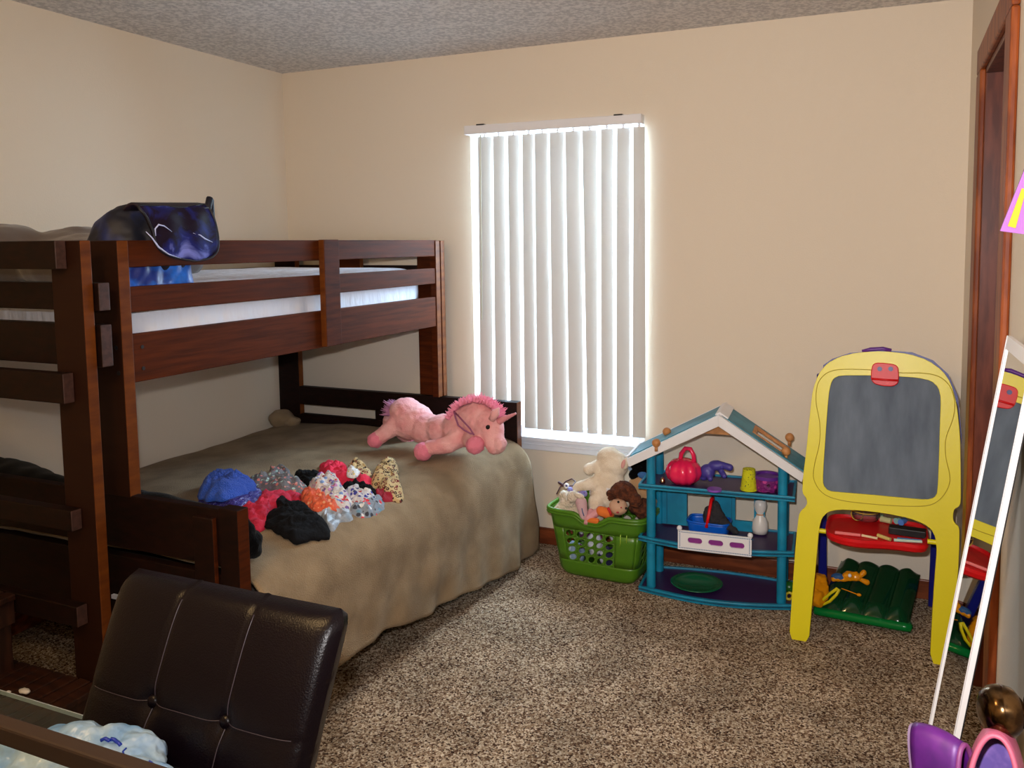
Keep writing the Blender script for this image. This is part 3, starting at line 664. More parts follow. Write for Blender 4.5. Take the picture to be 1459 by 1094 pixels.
# perforated walls: cells, each with an oval opening
def cellrow(b, side, n, rows, z0, z1, f0, f1, skip=()):
    def P(f, z): return bpt(side+f, z)
    for i in range(n):
        for j in range(rows):
            a0 = f0+(f1-f0)*i/n; a1 = f0+(f1-f0)*(i+1)/n; c0 = z0+(z1-z0)*j/rows; c1 = z0+(z1-z0)*(j+1)/rows
            N = 16; outer = []; inner = []
            for k in range(N):
                t = 2*PI*(k+.5)/N; c_, s_ = math.cos(t), math.sin(t); m = max(abs(c_), abs(s_))
                outer.append(P(a0+(a1-a0)*(.5+.5*c_/m), c0+(c1-c0)*(.5+.5*s_/m)))
                xx = .34*c_+.12*s_; yy = .40*s_
                inner.append(P(a0+(a1-a0)*(.5+xx), c0+(c1-c0)*(.5+yy)))
            # corner points keep the cells square
            vs = outer+inner; fs = []
            for k in range(N):
                l = (k+1) % N; fs.append((k, l, N+l, N+k))
            if (i, j) in skip: fs.append(tuple(range(N, 2*N)))
            b.add(vs, fs)
            cs = [P(a0, c0), P(a1, c0), P(a1, c1), P(a0, c1)]
            for q, (k1, k2) in zip(cs, ((9, 10), (13, 14), (1, 2), (5, 6))): b.add([q, outer[k1], outer[k2]], [(0, 1, 2)])
def solidp(b, a0, a1, z0, z1, nu=10, nv=4, top=False):
    def fn(u, v):
        a = a0+(a1-a0)*u; zt = z1+(rimz(a) if top else 0); return bpt(a, z0+(zt-z0)*v)
    b.grid(fn, nu, nv)
for side, n in ((0, 5), (1, 4), (2, 5), (3, 4)):
    F0, F1 = .12, .78 if side == 0 else .88
    cellrow(b, side, n, 4, .075, .225, F0, F1)
    solidp(b, side, side+F0, .075, .225, 6, 5); solidp(b, side+F1, side+1, .075, .225, 8, 5)
solidp(b, 0, 4, 0.0, .075, 120, 8); solidp(b, 0, 4, .225, HT, 160, 4, top=True)
cen = bc+Vector((0, 0, .004)); ring = [bpt(4*i/60, 0) for i in range(60)]
b.add([cen]+ring, [(0, 1+i, 1+(i+1) % 60) for i in range(60)])
o = b.build('basket_wall', 'green', bkt, auto=50, solid=.003, recalc=False)
b = MB(); rim = [bpt(4*i/160, HT, .006)+Vector((0, 0, rimz(4*i/160))) for i in range(160)]
b.tube(rim, .0095, 10, closed=True); b.tube([p+Vector((0, 0, -.012))+(p-bc-Vector((0,0,p.z)))*.01 for p in rim], .007, 8, closed=True); b.build('rim', 'green', bkt, smooth=True)
b = MB()
for a, z0, z1 in ((.84, .18, .235), (.90, .20, .235)): b.tube([bpt(a, z0, .002), bpt(a, z1, .002)], .0025, 6)
b.build('highlight_rib', mat('lime_highlight', (150, 190, 60), .3), bkt, smooth=True)  # basket corner highlights painted as lighter lime strips

T = lambda x, y, Y: atY(x, y, Y)
lamb = thing('plush_lamb', T(860, 735, 3.38), 'large cream plush lamb lying face-down on top of the green basket', 'plush toy', None)
b = MB()
b.ball(T(866, 697, 3.37), (.088, .07, .115), (0, .12, 0)); b.ball(T(872, 662, 3.38), (.078, .06, .07)); b.ball(T(868, 652, 3.38), (.06, .05, .05))
b.cap(T(856, 662, 3.36), T(838, 668, 3.33), .027, .024); b.cap(T(848, 688, 3.33), T(824, 693, 3.30), .032, .022); b.ball(T(822, 695, 3.30), (.022, .022, .018))
b.cap(T(850, 715, 3.31), T(850, 735, 3.30), .04, .035); b.cap(T(884, 705, 3.33), T(890, 715, 3.31), .04, .03)
blob('body', b, 'cream', lamb, .006, 3, .002, 60)
b = MB(); b.ball(T(892, 660, 3.33), (.016, .01, .032), (0, .3, 0)); blob('ear', b, 'cream', lamb, .004, 2)
b = MB(); b.ball(T(888, 661, 3.318), (.009, .004, .022), (0, .3, 0)); b.build('ear_lining', mat('pink_felt', (226, 166, 160), .9), lamb, smooth=True)
b = MB(); p = T(868, 700, 3.285); b.box(p+Vector((-.012, -.003, -.014)), p+Vector((.012, .0, .014))); b.build('tag', 'white', lamb)

sl = thing('plush_sheep', T(812, 735, 3.26), 'small woolly sheep with a sleepy face at the left end of the basket', 'plush toy')
b = MB(); random.seed(3)
for _ in range(26):
    p = T(810+random.uniform(-14, 18), 716+random.uniform(-10, 14), 3.27+random.uniform(-.02, .05)); b.ball(p, random.uniform(.018, .03), n=10)
blob('wool', b, 'woolw', sl, .005, 2, .004, 70)
b = MB(); b.cap(T(828, 716, 3.235), T(832, 735, 3.225), .027, .019); blob('face', b, 'peach', sl, .005, 4)
b = MB(); b.tube([T(829, 724, 3.205), T(830, 729, 3.203), T(832, 735, 3.205)], .0022, 6); b.build('closed_eye', mat('blue_stitch', (60, 90, 140), .7), sl, smooth=True)
b = MB(); b.ball(T(825, 706, 3.23), (.026, .014, .012), (0, .3, 0)); b.build('ear', 'woolw', sl, smooth=True)

doll = thing('rag_doll', T(882, 740, 3.27), 'rag doll with brown yarn hair peering over the front basket rim', 'doll')
b = MB(); b.ball(T(881, 722, 3.25), (.043, .036, .037)); blob('head', b, 'skin', doll, .005, 3)
b = MB()
for i in range(26):
    a = random.uniform(-.4, 3.6); c_ = T(886, 712, 3.27)
    p0 = c_+Vector((math.cos(a)*.03, random.uniform(-.02, .04), .028+math.sin(a)*.02)); p1 = c_+Vector((math.cos(a)*.06, random.uniform(-.03, .03), .012+math.sin(a)*.045)); b.cap(p0, p1, .013, .008, n=8)
b.ball(T(889, 700, 3.285), (.058, .042, .045)); b.ball(T(905, 712, 3.27), (.03, .03, .035)); blob('yarn_hair', b, 'hair', doll, .004, 1, .006, 55)
b = MB()
for x, y in ((881, 715), (892, 724)): b.ball(T(x, y, 3.212), .0055, n=10)
b.build('eye', 'eye', doll, smooth=True)
b = MB(); b.ball(T(880, 730, 3.213), (.007, .004, .004)); b.ball(T(885, 723, 3.21), (.004, .004, .003)); b.build('mouth', mat('doll_lips', (176, 60, 70), .6), doll, smooth=True)
b = MB(); b.cap(T(868, 732, 3.25), T(856, 728, 3.24), .025, .022); b.cap(T(850, 742, 3.215), T(838, 741, 3.22), .014, .012); blob('shirt', b, mat('orange_felt', (226, 118, 44), .9), doll, .005, 3)
b = MB(); b.tube([T(866, 723, 3.222), T(869, 729, 3.218), T(871, 734, 3.22)], .006, 6); b.build('collar', mat('red_trim', (200, 36, 40), .8), doll, smooth=True)
pb_ = thing('pink_blanket_toy', T(842, 735, 3.25), 'pink satin cloth toy squeezed between the small sheep and the doll', 'plush toy')
b = MB(); b.cap(T(838, 738, 3.225), T(856, 727, 3.25), .017, .02); b.cap(T(835, 744, 3.215), T(842, 728, 3.25), .012, .014); blob('body', b, mat('pink_satin', (214, 150, 156), .5), pb_, .004, 3, .003, 50)

bb = thing('brown_bear', T(915, 735, 3.36), 'dark brown curly plush bear at the right end of the basket', 'plush toy')
b = MB(); b.ball(T(916, 724, 3.33), (.045, .05, .045)); b.ball(T(905, 722, 3.31), (.03, .03, .03)); blob('body', b, 'hair', bb, .005, 2, .006, 60)
tb = thing('tan_bear', T(915, 715, 3.42), 'tan plush toy behind the doll beside the toy house', 'plush toy')
b = MB(); b.ball(T(914, 697, 3.41), (.07, .05, .07)); b.ball(T(920, 715, 3.38), (.05, .05, .05)); blob('body', b, 'tan', tb, .006, 3, .004, 50)
kb = thing('black_plush', T(908, 675, 3.42), 'black plush toy with blue patch leaning on the toy house roof edge', 'plush toy')
b = MB(); b.cap(T(918, 660, 3.44), T(903, 676, 3.40), .036, .025); b.ball(T(922, 668, 3.44), (.045, .04, .045)); b.cap(T(922, 650, 3.44), T(905, 662, 3.41), .03, .03); blob('body', b, 'blackbl', kb, .006, 3, .003, 50)
b = MB(); b.ball(T(916, 677, 3.375), (.025, .012, .016)); b.build('blue_patch', mat('blue_felt', (60, 110, 170), .8), kb, smooth=True)
cl = thing('blue_print_cloth', T(899, 668, 3.40), 'pale blue patterned cloth tucked behind the lamb ear', 'cloth')
b = MB(); b.ball(T(900, 663, 3.40), (.02, .015, .032)); blob('fold', b, multi('blue_white_print', [(90, 140, 200), (230, 235, 245)], 120, (190, 210, 235), dots=.3), cl, .004, 2, .004, 60)
hb = thing('headband', T(808, 708, 3.38), 'dark wire headband with a white eyeball charm over the basket left rim', 'headband')
b = MB(); b.tube([T(x, y, Y) for x, y, Y in ((793,704,3.34),(798,694,3.36),(806,686,3.38),(815,682,3.38),(820,686,3.36),(816,692,3.33),(806,693,3.31))], .003, 8); b.tube([T(796, 687, 3.33), T(803, 692, 3.31)], .006, 8); b.build('band', mat('wine_band', (70, 30, 46), .5), hb, smooth=True)
b = MB(); b.ball(T(807, 692, 3.30), .0125); b.build('eyeball', 'white', hb, smooth=True)
b = MB(); b.ball(T(807, 692, 3.291), .005); b.build('pupil', mat('blue_pupil', (50, 50, 140), .3), hb, smooth=True)
b = MB(); b.cap(T(812, 698, 3.33), T(833, 703, 3.33), .014, .014); blob('ruffle', b, multi('ruffle_print', [(120, 100, 190), (210, 120, 150), (130, 170, 220)], 120, (150, 140, 200)), hb, .004, 2, .004, 60)
# soft things seen through the holes of the basket
random.seed(12)
cols = [((150, 170, 200), 'pale blue'), ((96, 40, 90), 'plum'), ((220, 224, 236), 'white'), ((40, 36, 74), 'navy'), ((150, 96, 60), 'brown'), ((120, 104, 92), 'taupe')]
k = 0
for i in range(6):
    c_ = bc+BR_ @ Vector((-.13+.052*i, -.072+.012*(i % 2), .085+.06*((i*2) % 3)))
    b = MB(); b.ball(c_, (.034, .026, .06)); b.ball(c_+Vector((.01, .03, -.01)), (.035, .03, .05))
    o = blob('soft_toy', b, multi('toy_fabric_%d' % i, [cols[i][0], (214, 218, 230), (130, 50, 90)], 30, cols[i][0], dots=.35), None, .007, 3, .004, 40)
    centre_origin(o, (c_.x, c_.y, c_.z-.06)); tag(o, cols[i][1]+' soft toy seen through the holes of the green basket', 'plush toy', 'soft toys inside the green basket')

# ================================================================== TOY HOUSE
A0 = Vector((-.985, 3.225, 0)); ang = math.radians(4.5); EX = Vector((math.cos(ang), math.sin(ang), 0)); EY = Vector((-math.sin(ang), math.cos(ang), 0)); EZ = Vector((0, 0, 1))
HW, HD = .615, .215
def H(u, v, z): return A0+EX*u+EY*v+EZ*z
dh = thing('toy_house', H(HW/2, HD/2, 0), 'teal three-storey wooden toy house with white-edged gable roof', 'dollhouse')
def shelf(z, bow, backbow, th=.022):
    n = 24; fr = [(-.015+(HW+.03)*i/n, -.012-bow*math.sin(PI*i/n)) for i in range(n+1)]; bkp = [(HW+.015-(HW+.03)*i/n, HD+.012+backbow*math.sin(PI*i/n)) for i in range(n+1)]
    out = fr+bkp
    b = MB(); b.prism([H(u, v, z+th*.35) for u, v in out], EZ*th*.3); b.build('shelf_floor', 'purple', dh)
    b = MB(); N = len(out); cx_, cy_ = HW/2, HD/2
    inn = [(cx_+(u-cx_)*.965, cy_+(v-cy_)*.90) for u, v in out]
    vs = [H(u, v, z) for u, v in out]+[H(u, v, z+th) for u, v in out]+[H(u, v, z+th) for u, v in inn]+[H(u, v, z) for u, v in inn]
    fs = []
    for i in range(N):
        j = (i+1) % N
        for a, c_ in ((0, 1), (1, 2), (2, 3), (3, 0)): fs.append((a*N+i, a*N+j, c_*N+j, c_*N+i))
    b.add(vs, fs); b.build('shelf_rim', 'teal', dh, bevel=.002)
shelf(0.002, .055, .03); shelf(.225, .055, 0); shelf(.452, 0, 0)
for u, v, zt in ((.035, .018, .60), (HW-.035, .018, .60), (.035, HD-.018, .60), (HW-.035, HD-.018, .60)):
    b = MB(); b.cyl(H(u, v, .01), H(u, v, zt), .0195, n=24); b.build('post', 'teal', dh, auto=40)
# roof
RA = (.325, .775); RL = (-.05, .572); RRr = (HW+.04, .565); V0, V1 = -.035, HD-.02
def slope(b, P0, P1, v0, v1, th, off=0, mi=0):
    d = Vector((P1[0]-P0[0], P1[1]-P0[1])); nrm = Vector((-d.y, d.x)).normalized()
    if nrm.y < 0: nrm = -nrm
    q = [(P0[0]+nrm.x*off, P0[1]+nrm.y*off), (P1[0]+nrm.x*off, P1[1]+nrm.y*off), (P1[0]+nrm.x*(off+th), P1[1]+nrm.y*(off+th)), (P0[0]+nrm.x*(off+th), P0[1]+nrm.y*(off+th))]
    vs = [H(u, v, z) for v in (v0, v1) for u, z in q]
    b.add(vs, [(0,1,2,3),(7,6,5,4),(0,4,5,1),(1,5,6,2),(2,6,7,3),(3,7,4,0)], mi)
def lp(P0, P1, t): return (P0[0]+(P1[0]-P0[0])*t, P0[1]+(P1[1]-P0[1])*t)
b = MB(); slope(b, RL, RA, V0+.02, V1, .008, .012)
b.build('roof_panel', 'tealr', dh)
b = MB()   # right slope with the skylight opening
slope(b, RA, lp(RA, RRr, .38), V0+.02, V1, .008, .012); slope(b, lp(RA, RRr, .38), lp(RA, RRr, .76), V0+.02, V0+.085, .008, .012); slope(b, lp(RA, RRr, .38), lp(RA, RRr, .76), V1-.045, V1, .008, .012); slope(b, lp(RA, RRr, .76), RRr, V0+.02, V1, .008, .012)
b.build('roof_panel', 'tealr', dh)
b = MB(); w0, w1 = V0+.085, V1-.045
slope(b, lp(RA, RRr, .36), lp(RA, RRr, .40), w0-.012, w1+.006, .012, .014); slope(b, lp(RA, RRr, .74), lp(RA, RRr, .79), w0-.012, w1+.006, .012, .014); slope(b, lp(RA, RRr, .40), lp(RA, RRr, .74), w0-.012, w0, .010, .014); slope(b, lp(RA, RRr, .40), lp(RA, RRr, .74), w1-.014, w1+.006, .012, .014)
b.build('skylight_frame', 'ball', dh, bevel=.001)
b = MB()
for P0, P1 in ((RL, RA), (RRr, RA)):
    d = Vector((P1[0]-P0[0], P1[1]-P0[1])).normalized(); down = .036
    q = [P0, P1, (P1[0], P1[1]+.024), (P0[0]-d.x*0, P0[1]+.024), ]
    vs = []
    for v in (V0-.002, V0+.02):
        vs += [H(P0[0], v, P0[1]-down*.6), H(P1[0], v, P1[1]-down*.75), H(P1[0], v, P1[1]+.02), H(P0[0]-d.x*.012, v, P0[1]+.012)]
    b.add(vs, [(0,1,2,3),(7,6,5,4),(0,4,5,1),(1,5,6,2),(2,6,7,3),(3,7,4,0)])
slope(b, lp(RL, RA, .985), lp(RL, RA, 1.03), V0+.02, V1, .010, .014); slope(b, lp(RA, RRr, -.035), lp(RA, RRr, .075), V0+.02, V1, .012, .014)
slope(b, (RL[0]-.008, RL[1]-.003), lp(RL, RA, .025), V0+.02, V1, .012, .012); slope(b, RL, RA, V1, V1+.008, .016, .006)
b.build('roof_trim', 'white', dh, bevel=.0015)
b = MB(); b.prism([H(.215, .03, .70), H(.435, .03, .70), H(.325, .03, .755)], EY*.012); b.build('gable_brace', 'ball', dh)
for x, y, Y in ((935, 631, 3.19), (950, 615, 3.335), (1120, 643, 3.28), (1125, 623, 3.40)):
    c_ = atY(x, y, Y); b = MB(); b.ball(c_, .0185, n=20); b.cyl(c_-Vector((0,0,.035)), c_-Vector((0,0,.012)), .007, n=12); b.build('wooden_ball', 'ball', dh, smooth=True)
# partition screen on the middle floor
b = MB(); vp = .165; z0, z1 = .247, .452
for u0, u1, a, c_ in ((.055, .075, z0, z1), (.075, .165, z0+.0, z1), (.165, .27, z0, z0+.03), (.27, .36, z0, z1), (.36, .375, z0, z1), (.375, .455, z0, z0+.045), (.455, .50, z0, z1), (.375, .455, z1-.02, z1)):
    b.box((u0, vp, a), (u1, vp+.012, c_))
b.v = [H(v.x, v.y, v.z) for v in b.v]; b.build('screen_wall', 'teal', dh)
b = MB()
for u in (.0752, .1648, .2702, .36): b.box((u-.0015, vp-.003, z0), (u+.0015, vp, z1))
b.v = [H(v.x, v.y, v.z) for v in b.v]; b.build('screen_moulding', mat('dark_teal', (12, 100, 130), .5), dh)

# ---- toys in the house
pk = thing('pumpkin_pail', H(.105, .09, .474), 'shiny pink pumpkin-shaped pail with a ring handle, top floor left of toy house', 'toy')
b = MB(); c_ = atY(974, 669, 3.31); zb = .470
hp = .125
b.lathe([(0, 0), (.045, 0), (.066, .02), (.075, .045), (.070, .075), (.05, .095), (.02, .105), (0, .105)], (c_.x, c_.y, zb), n=48, lobes=9, lamp=.12)
pinkpl = mat('hot_pink_plastic', (240, 36, 90), .22, coat=.3); b.build('body', pinkpl, pk, smooth=True)
b = MB(); hc = atY(979, 652, 3.31); b.tube([Vector((hc.x-.03, c_.y, zb+.09)), Vector((hc.x-.026, c_.y, zb+.125)), Vector((hc.x-.008, c_.y, zb+.15)), Vector((hc.x+.014, c_.y, zb+.15)), Vector((hc.x+.028, c_.y, zb+.125)), Vector((hc.x+.032, c_.y, zb+.09))], .0095, 10); b.build('handle', pinkpl, pk, smooth=True)
b = MB(); c_ = atY(944, 682, 3.27); b.lathe([(0, 0), (.012, .0), (.012, .006), (.009, .018), (.004, .026), (0, .027)], (c_.x, c_.y, .470), n=20)
o = b.build('small_bell', mat('bell_metal', (190, 150, 120), .2, metal=1), None, smooth=True); centre_origin(o, (c_.x, c_.y, .470)); tag(o, 'small shiny metal bell left of the pink pumpkin pail', 'bell')
vp_ = thing('rubber_animal', H(.25, .12, .474), 'violet-blue rubber toy with stubby limbs beside the pink pail', 'toy')
b = MB(); Yv = 3.34
b.ball(atY(1008, 672, Yv), (.034, .03, .034)); b.ball(atY(1020, 663, Yv), (.034, .026, .022)); b.cap(atY(1022, 660, Yv), atY(1040, 666, Yv-.01), .014, .0155); b.cap(atY(1010, 675, Yv-.01), atY(1012, 682, Yv-.03), .013, .013); b.cap(atY(1028, 672, Yv), atY(1032, 678, Yv-.02), .013, .012); b.ball(atY(1003, 680, Yv), (.02, .02, .014))
blob('body', b, mat('violet_rubber', (70, 62, 150), .45), vp_, .004, 4)
cup = thing('yellow_cup', atY(1067, 697, 3.30), 'yellow tapered plastic cup with dark markings, top floor of toy house', 'cup')
cc = atY(1067, 690, 3.31); cc.z = .470
yc = multi('yellow_cup_print', [(40, 60, 40), (30, 40, 80)], 95, (206, 206, 20), dots=.16)
b = MB(); b.lathe([(0, 0), (.034, 0), (.034, .004), (.0255, .084), (.0255, .088), (.0, .088)], cc, n=32); b.build('cup_body', yc, cup, auto=40)
b = MB(); b.lathe([(.031, 0), (.0355, .0), (.0355, .006), (.031, .006), (.031, 0)], cc, n=32); b.build('cup_rim', mat('cup_rim_yellow', (214, 214, 30), .3), cup, auto=40)
tin = thing('purple_tin', atY(1095, 697, 3.36), 'round purple and magenta patterned tub beside the yellow cup', 'container')
tcn = atY(1093, 692, 3.34); tcn.z = .470
b = MB(); b.lathe([(0, 0), (.052, 0), (.054, .01), (.054, .05), (0, .05)], tcn, n=40); b.build('tub', multi('magenta_print', [(150, 40, 120), (60, 20, 60), (190, 60, 140)], 45, (120, 30, 110), dots=.35, rough=.4), tin, auto=40)
b = MB(); b.lathe([(.045, .05), (.057, .05), (.057, .064), (.045, .064), (.045, .055), (0, .055)], tcn, n=40); b.build('lid', 'purp', tin, auto=40)
b = MB(); q = atY(1018, 693, 3.245); b.lathe([(0, 0), (.03, 0), (.031, .004), (.03, .008), (0, .008)], (q.x, q.y+.0, .470), n=32)
o = b.build('lilac_disc', mat('lilac_plastic', (136, 80, 190), .35), None, auto=40); centre_origin(o, (q.x, q.y, .470)); tag(o, 'flat round lilac lid on the front of the top floor', 'lid')
# middle floor
bx = thing('toy_shopping_basket', H(.27, .06, .247), 'blue toy basket with red handle and black cloth, middle floor of toy house', 'toy basket')
bq = atY(1007, 742, 3.24); bq.y += .012; bz = .267
b = MB()
def bw(u, v):
    a = 2*PI*u; p = 5; c_, s_ = math.cos(a), math.sin(a); d = (abs(c_)**p+abs(s_)**p)**(-1/p); k = .86+.14*v
    return Vector((bq.x+.088*k*c_*d, bq.y+.035+.052*k*s_*d, bz+.06*v))
b.grid(bw, 48, 6, closeu=True); b.add([bw(i/48, 0) for i in range(48)], [tuple(range(48))]); blp = mat('bright_blue_plastic', (10, 90, 200), .3)
b.build('tub', blp, bx, smooth=True, solid=.004)
b = MB(); b.tube([bw(i/48, 1) for i in range(48)], .005, 8, closed=True); b.build('rim', blp, bx, smooth=True)
b = MB(); hx = atY(1007, 745, 3.22); b.tube([Vector((bq.x+.0, bq.y-.02, bz+.045)), Vector((bq.x+.008, bq.y-.008, bz+.10)), Vector((bq.x+.012, bq.y+.02, bz+.155)), Vector((bq.x+.012, bq.y+.05, bz+.155)), Vector((bq.x+.008, bq.y+.078, bz+.10)), Vector((bq.x, bq.y+.088, bz+.045))], .0068, 10); b.build('handle', 'red', bx, smooth=True)
bcl = thing('black_cloth', (bq.x+.02, bq.y+.03, bz+.03), 'crumpled black cloth heaped in the blue toy basket', 'cloth')
b = MB(); b.ball((bq.x+.02, bq.y+.035, bz+.075), (.05, .035, .05)); b.ball((bq.x+.025, bq.y+.035, bz+.115), (.026, .022, .03)); b.cap((bq.x+.06, bq.y+.03, bz+.06), (bq.x+.12, bq.y+.0, bz+.035), .022, .014); blob('folds', b, mat('charcoal_cloth', (38, 36, 42), .9), bcl, .005, 2, .008, 45)
# white balcony rail hung on the middle shelf
bal = thing('toy_balcony', H(.28, -.075, .247), 'white toy balcony rail with three oval slots and knobbed corners', 'toy')
b0 = atY(965, 755, 3.15); b1 = atY(1065, 768, 3.16)
pl_, pr_ = atY(966, 786-32, 3.155), atY(1066, 765, 3.165); bt = Vector((b0.x, 3.15, 0)); L_ = .315
ex2 = Vector((1, .06, 0)).normalized(); o0 = Vector((atY(966, 754, 3.15).x, 3.148, .238))
def Bp(u, v, z): return o0+ex2*u+Vector((-ex2.y, ex2.x, 0))*v+EZ*z
b = MB(); W_, Hh = .298, .080
# panel with three capsule slots: strips around slots
slots = [(.04, .1), (.125, .185), (.21, .27)]; za, zb_ = .030, .054
b.box((0, 0, 0), (W_, .008, za)); b.box((0, 0, zb_), (W_, .008, Hh)); xs = [0]+[q for s_ in slots for q in s_]+[W_]
for i in range(0, len(xs), 2): b.box((xs[i], 0, za), (xs[i+1], .008, zb_))
for s0, s1 in slots:     # rounded slot ends
    for xc, sg in ((s0, 1), (s1, -1)):
        for zz, sz in ((za, 1), (zb_, -1)):
            r = .012; pts_ = [Vector((xc, 0, zz))]+[Vector((xc+sg*r*(1-math.cos(t*PI/12)), 0, zz+sz*r*(1-math.sin(t*PI/12)))) for t in range(7)]
            b.prism(pts_, (0, .008, 0))
b.v = [Bp(v.x, v.y, v.z) for v in b.v]; b.build('rail_panel', 'white', bal)
for u in (.006, W_-.006): b = MB(); b.ball(Bp(u, .004, Hh+.008), .011); b.build('corner_knob', 'white', bal, smooth=True)
b = MB()
for i in range(44):
    for z in (.006, Hh-.008): b.box((.005+i*.0069, -.0012, z), (.005+i*.0069+.0035, .0, z+.004))
for i in range(9):
    for u in (.006, W_-.01): b.box((u, -.0012, .014+i*.0064), (u+.004, .0, .014+i*.0064+.003))
b.v = [Bp(v.x, v.y, v.z) for v in b.v]; b.build('beaded_border', mat('blue_dots', (40, 100, 150), .5), bal)
b = MB(); b.box((.02, .012, .008), (W_-.03, .14, .026)); b.box((.02, .0085, .015), (W_-.02, .0115, .068)); b.v = [Bp(v.x, v.y, v.z) for v in b.v]; b.build('purple_ledge', mat('violet_ledge', (130, 40, 130), .5), bal)
fig = thing('white_figurine', H(.42, .19, .247), 'white cat-shaped figurine with a cord around its neck behind the teal screen', 'figurine')
fc = atY(1083, 745, 3.44)
b = MB(); zf = .245; b.lathe([(0, 0), (.032, 0), (.036, .02), (.033, .05), (.02, .078), (.017, .085), (.024, .10), (.028, .12), (.024, .142), (0, .155)], (fc.x, fc.y, zf), n=24); b.build('body', mat('white_ceramic', (225, 222, 218), .3), fig, smooth=True)
b = MB()
for s_ in (-1, 1): b.tube([(fc.x+s_*.014, fc.y, zf+.14), (fc.x+s_*.02, fc.y, zf+.165)], lambda t: .009*(1-t*.85), 8)
b.build('ear', mat('white_ceramic_ear', (225, 222, 218), .3), fig, smooth=True)
b = MB(); b.tube([(fc.x+.0195*math.cos(t*PI/10), fc.y+.0195*math.sin(t*PI/10), zf+.083) for t in range(20)], .0025, 6, closed=True); b.build('cord', 'ball', fig, smooth=True)
# bottom floor plate
b = MB(); b.lathe([(0, .002), (.06, .002), (.085, .012), (.11, .022), (.112, .024), (.108, .026), (.082, .017), (.058, .007), (0, .007)], (-.765, 3.30, .018), n=56, sx=1, sy=.92)
o = b.build('green_plate', mat('dark_green_plastic', (6, 96, 62), .25, coat=.2), None, smooth=True); centre_origin(o, (-.765, 3.30, .018)); tag(o, 'shallow dark green plastic plate on the bottom floor of the toy house', 'plate')

# ================================================================== EASEL
es = thing('toy_easel', (-.06, 3.2, 0), 'yellow plastic child easel with chalkboard and red clip', 'easel')
PB = Vector((0, 3.02, 0)); tilt = math.radians(8.5); UN = Vector((0, math.sin(tilt), math.cos(tilt))); NN = Vector((0, -math.cos(tilt), math.sin(tilt)))
def E_(x, y, off=0.0): return atP(x, y, PB, NN)+NN*off
outl = [(1124,915),(1129,840),(1134,770),(1138,734),(1141,728),(1147,723),(1150,717),(1149,710),(1143,702),(1144,680),(1149,640),(1154,588),(1158,555),(1166,533),(1178,518),(1196,508),(1222,502),(1258,500),(1295,504),(1322,513),(1343,528),(1355,546),(1363,575),(1368,620),(1369,680),(1369,716),(1366,722),(1360,725),(1358,732),(1358,740),(1361,746),(1367,751),(1367,775),(1365,820),(1357,890),(1350,950),(1325,945),(1328,880),(1332,820),(1335,785),(1333,766),(1327,754),(1316,746),(1295,738),(1260,731),(1225,727),(1195,726),(1180,729),(1171,738),(1167,752),(1163,800),(1157,860),(1152,918)]
bd = [(1196.6,534.8),(1188,539),(1184,546),(1180.6,563),(1176.9,611.6),(1172.5,677),(1173,691),(1180,699.5),(1200,701.5),(1241.6,704.8),(1290,709.5),(1320.5,712),(1331.5,709),(1335.9,701),(1338,650),(1339,611.6),(1340.7,567.7),(1337,552),(1327,542.5),(1307,538),(1275,536),(1241.6,534.8)]
def ring_panel(b, outer, hole, off0, off1):
    bm = bmesh.new()
    for off in (off0, off1):
        edges = []
        for lo in (outer, hole):
            vs = [bm.verts.new(E_(x, y, off)) for x, y in lo]
            edges += [bm.edges.new((vs[i], vs[(i+1) % len(vs)])) for i in range(len(vs))]
        bmesh.ops.triangle_fill(bm, use_beauty=True, edges=edges)
    bm.verts.index_update(); b.add([v.co.copy() for v in bm.verts], [tuple(v.index for v in f.verts) for f in bm.faces]); bm.free()
    for lo in (outer, hole):
        n = len(lo); b.add([E_(x, y, off0) for x, y in lo]+[E_(x, y, off1) for x, y in lo], [(i, (i+1) % n, n+(i+1) % n, n+i) for i in range(n)])
def sm2(pts, it=1):
    for _ in range(it):
        o_ = []
        for i in range(len(pts)):
            a, c_ = pts[i], pts[(i+1) % len(pts)]; o_ += [(a[0]*.8+c_[0]*.2, a[1]*.8+c_[1]*.2), (a[0]*.2+c_[0]*.8, a[1]*.2+c_[1]*.8)]
        pts = o_
    return pts
b = MB(); ring_panel(b, sm2(outl), sm2(bd), -.028, 0); o = b.build('frame', 'yellow', es)
bm = bmesh.new(); bm.from_mesh(o.data); bmesh.ops.remove_doubles(bm, verts=bm.verts, dist=.0004); bmesh.ops.recalc_face_normals(bm, faces=bm.faces); bm.to_mesh(o.data); bm.free()
q = o.modifiers.new('bevel', 'BEVEL'); q.width = .004; q.segments = 2; q.limit_method = 'ANGLE'; q.angle_limit = math.radians(60)
b = MB(); b.add([E_(x, y, -.008) for x, y in sm2(bd)], [tuple(range(2*len(bd)))]); b.build('chalkboard', 'board', es)
zp = lambda L_: [(1110+x/4.56, 480+y/4.56) for x, y in L_]
groove = zp([(290,250),(250,310),(240,420),(264,560),(262,690),(228,840),(228,930),(285,1015),(400,1060),(600,1085),(850,1100),(985,1090),(1060,1040),(1105,960),(1108,890),(1084,780),(1084,660),(1130,530),(1142,430),(1120,340),(1080,285),(1020,250),(930,235),(780,232),(600,214),(420,210),(340,222)])
g3 = interp([E_(x, y, .0002) for x, y in groove], 160); b = MB(); b.tube(g3, .0016, 6, closed=True); b.build('groove', 'yelld', es, smooth=True)
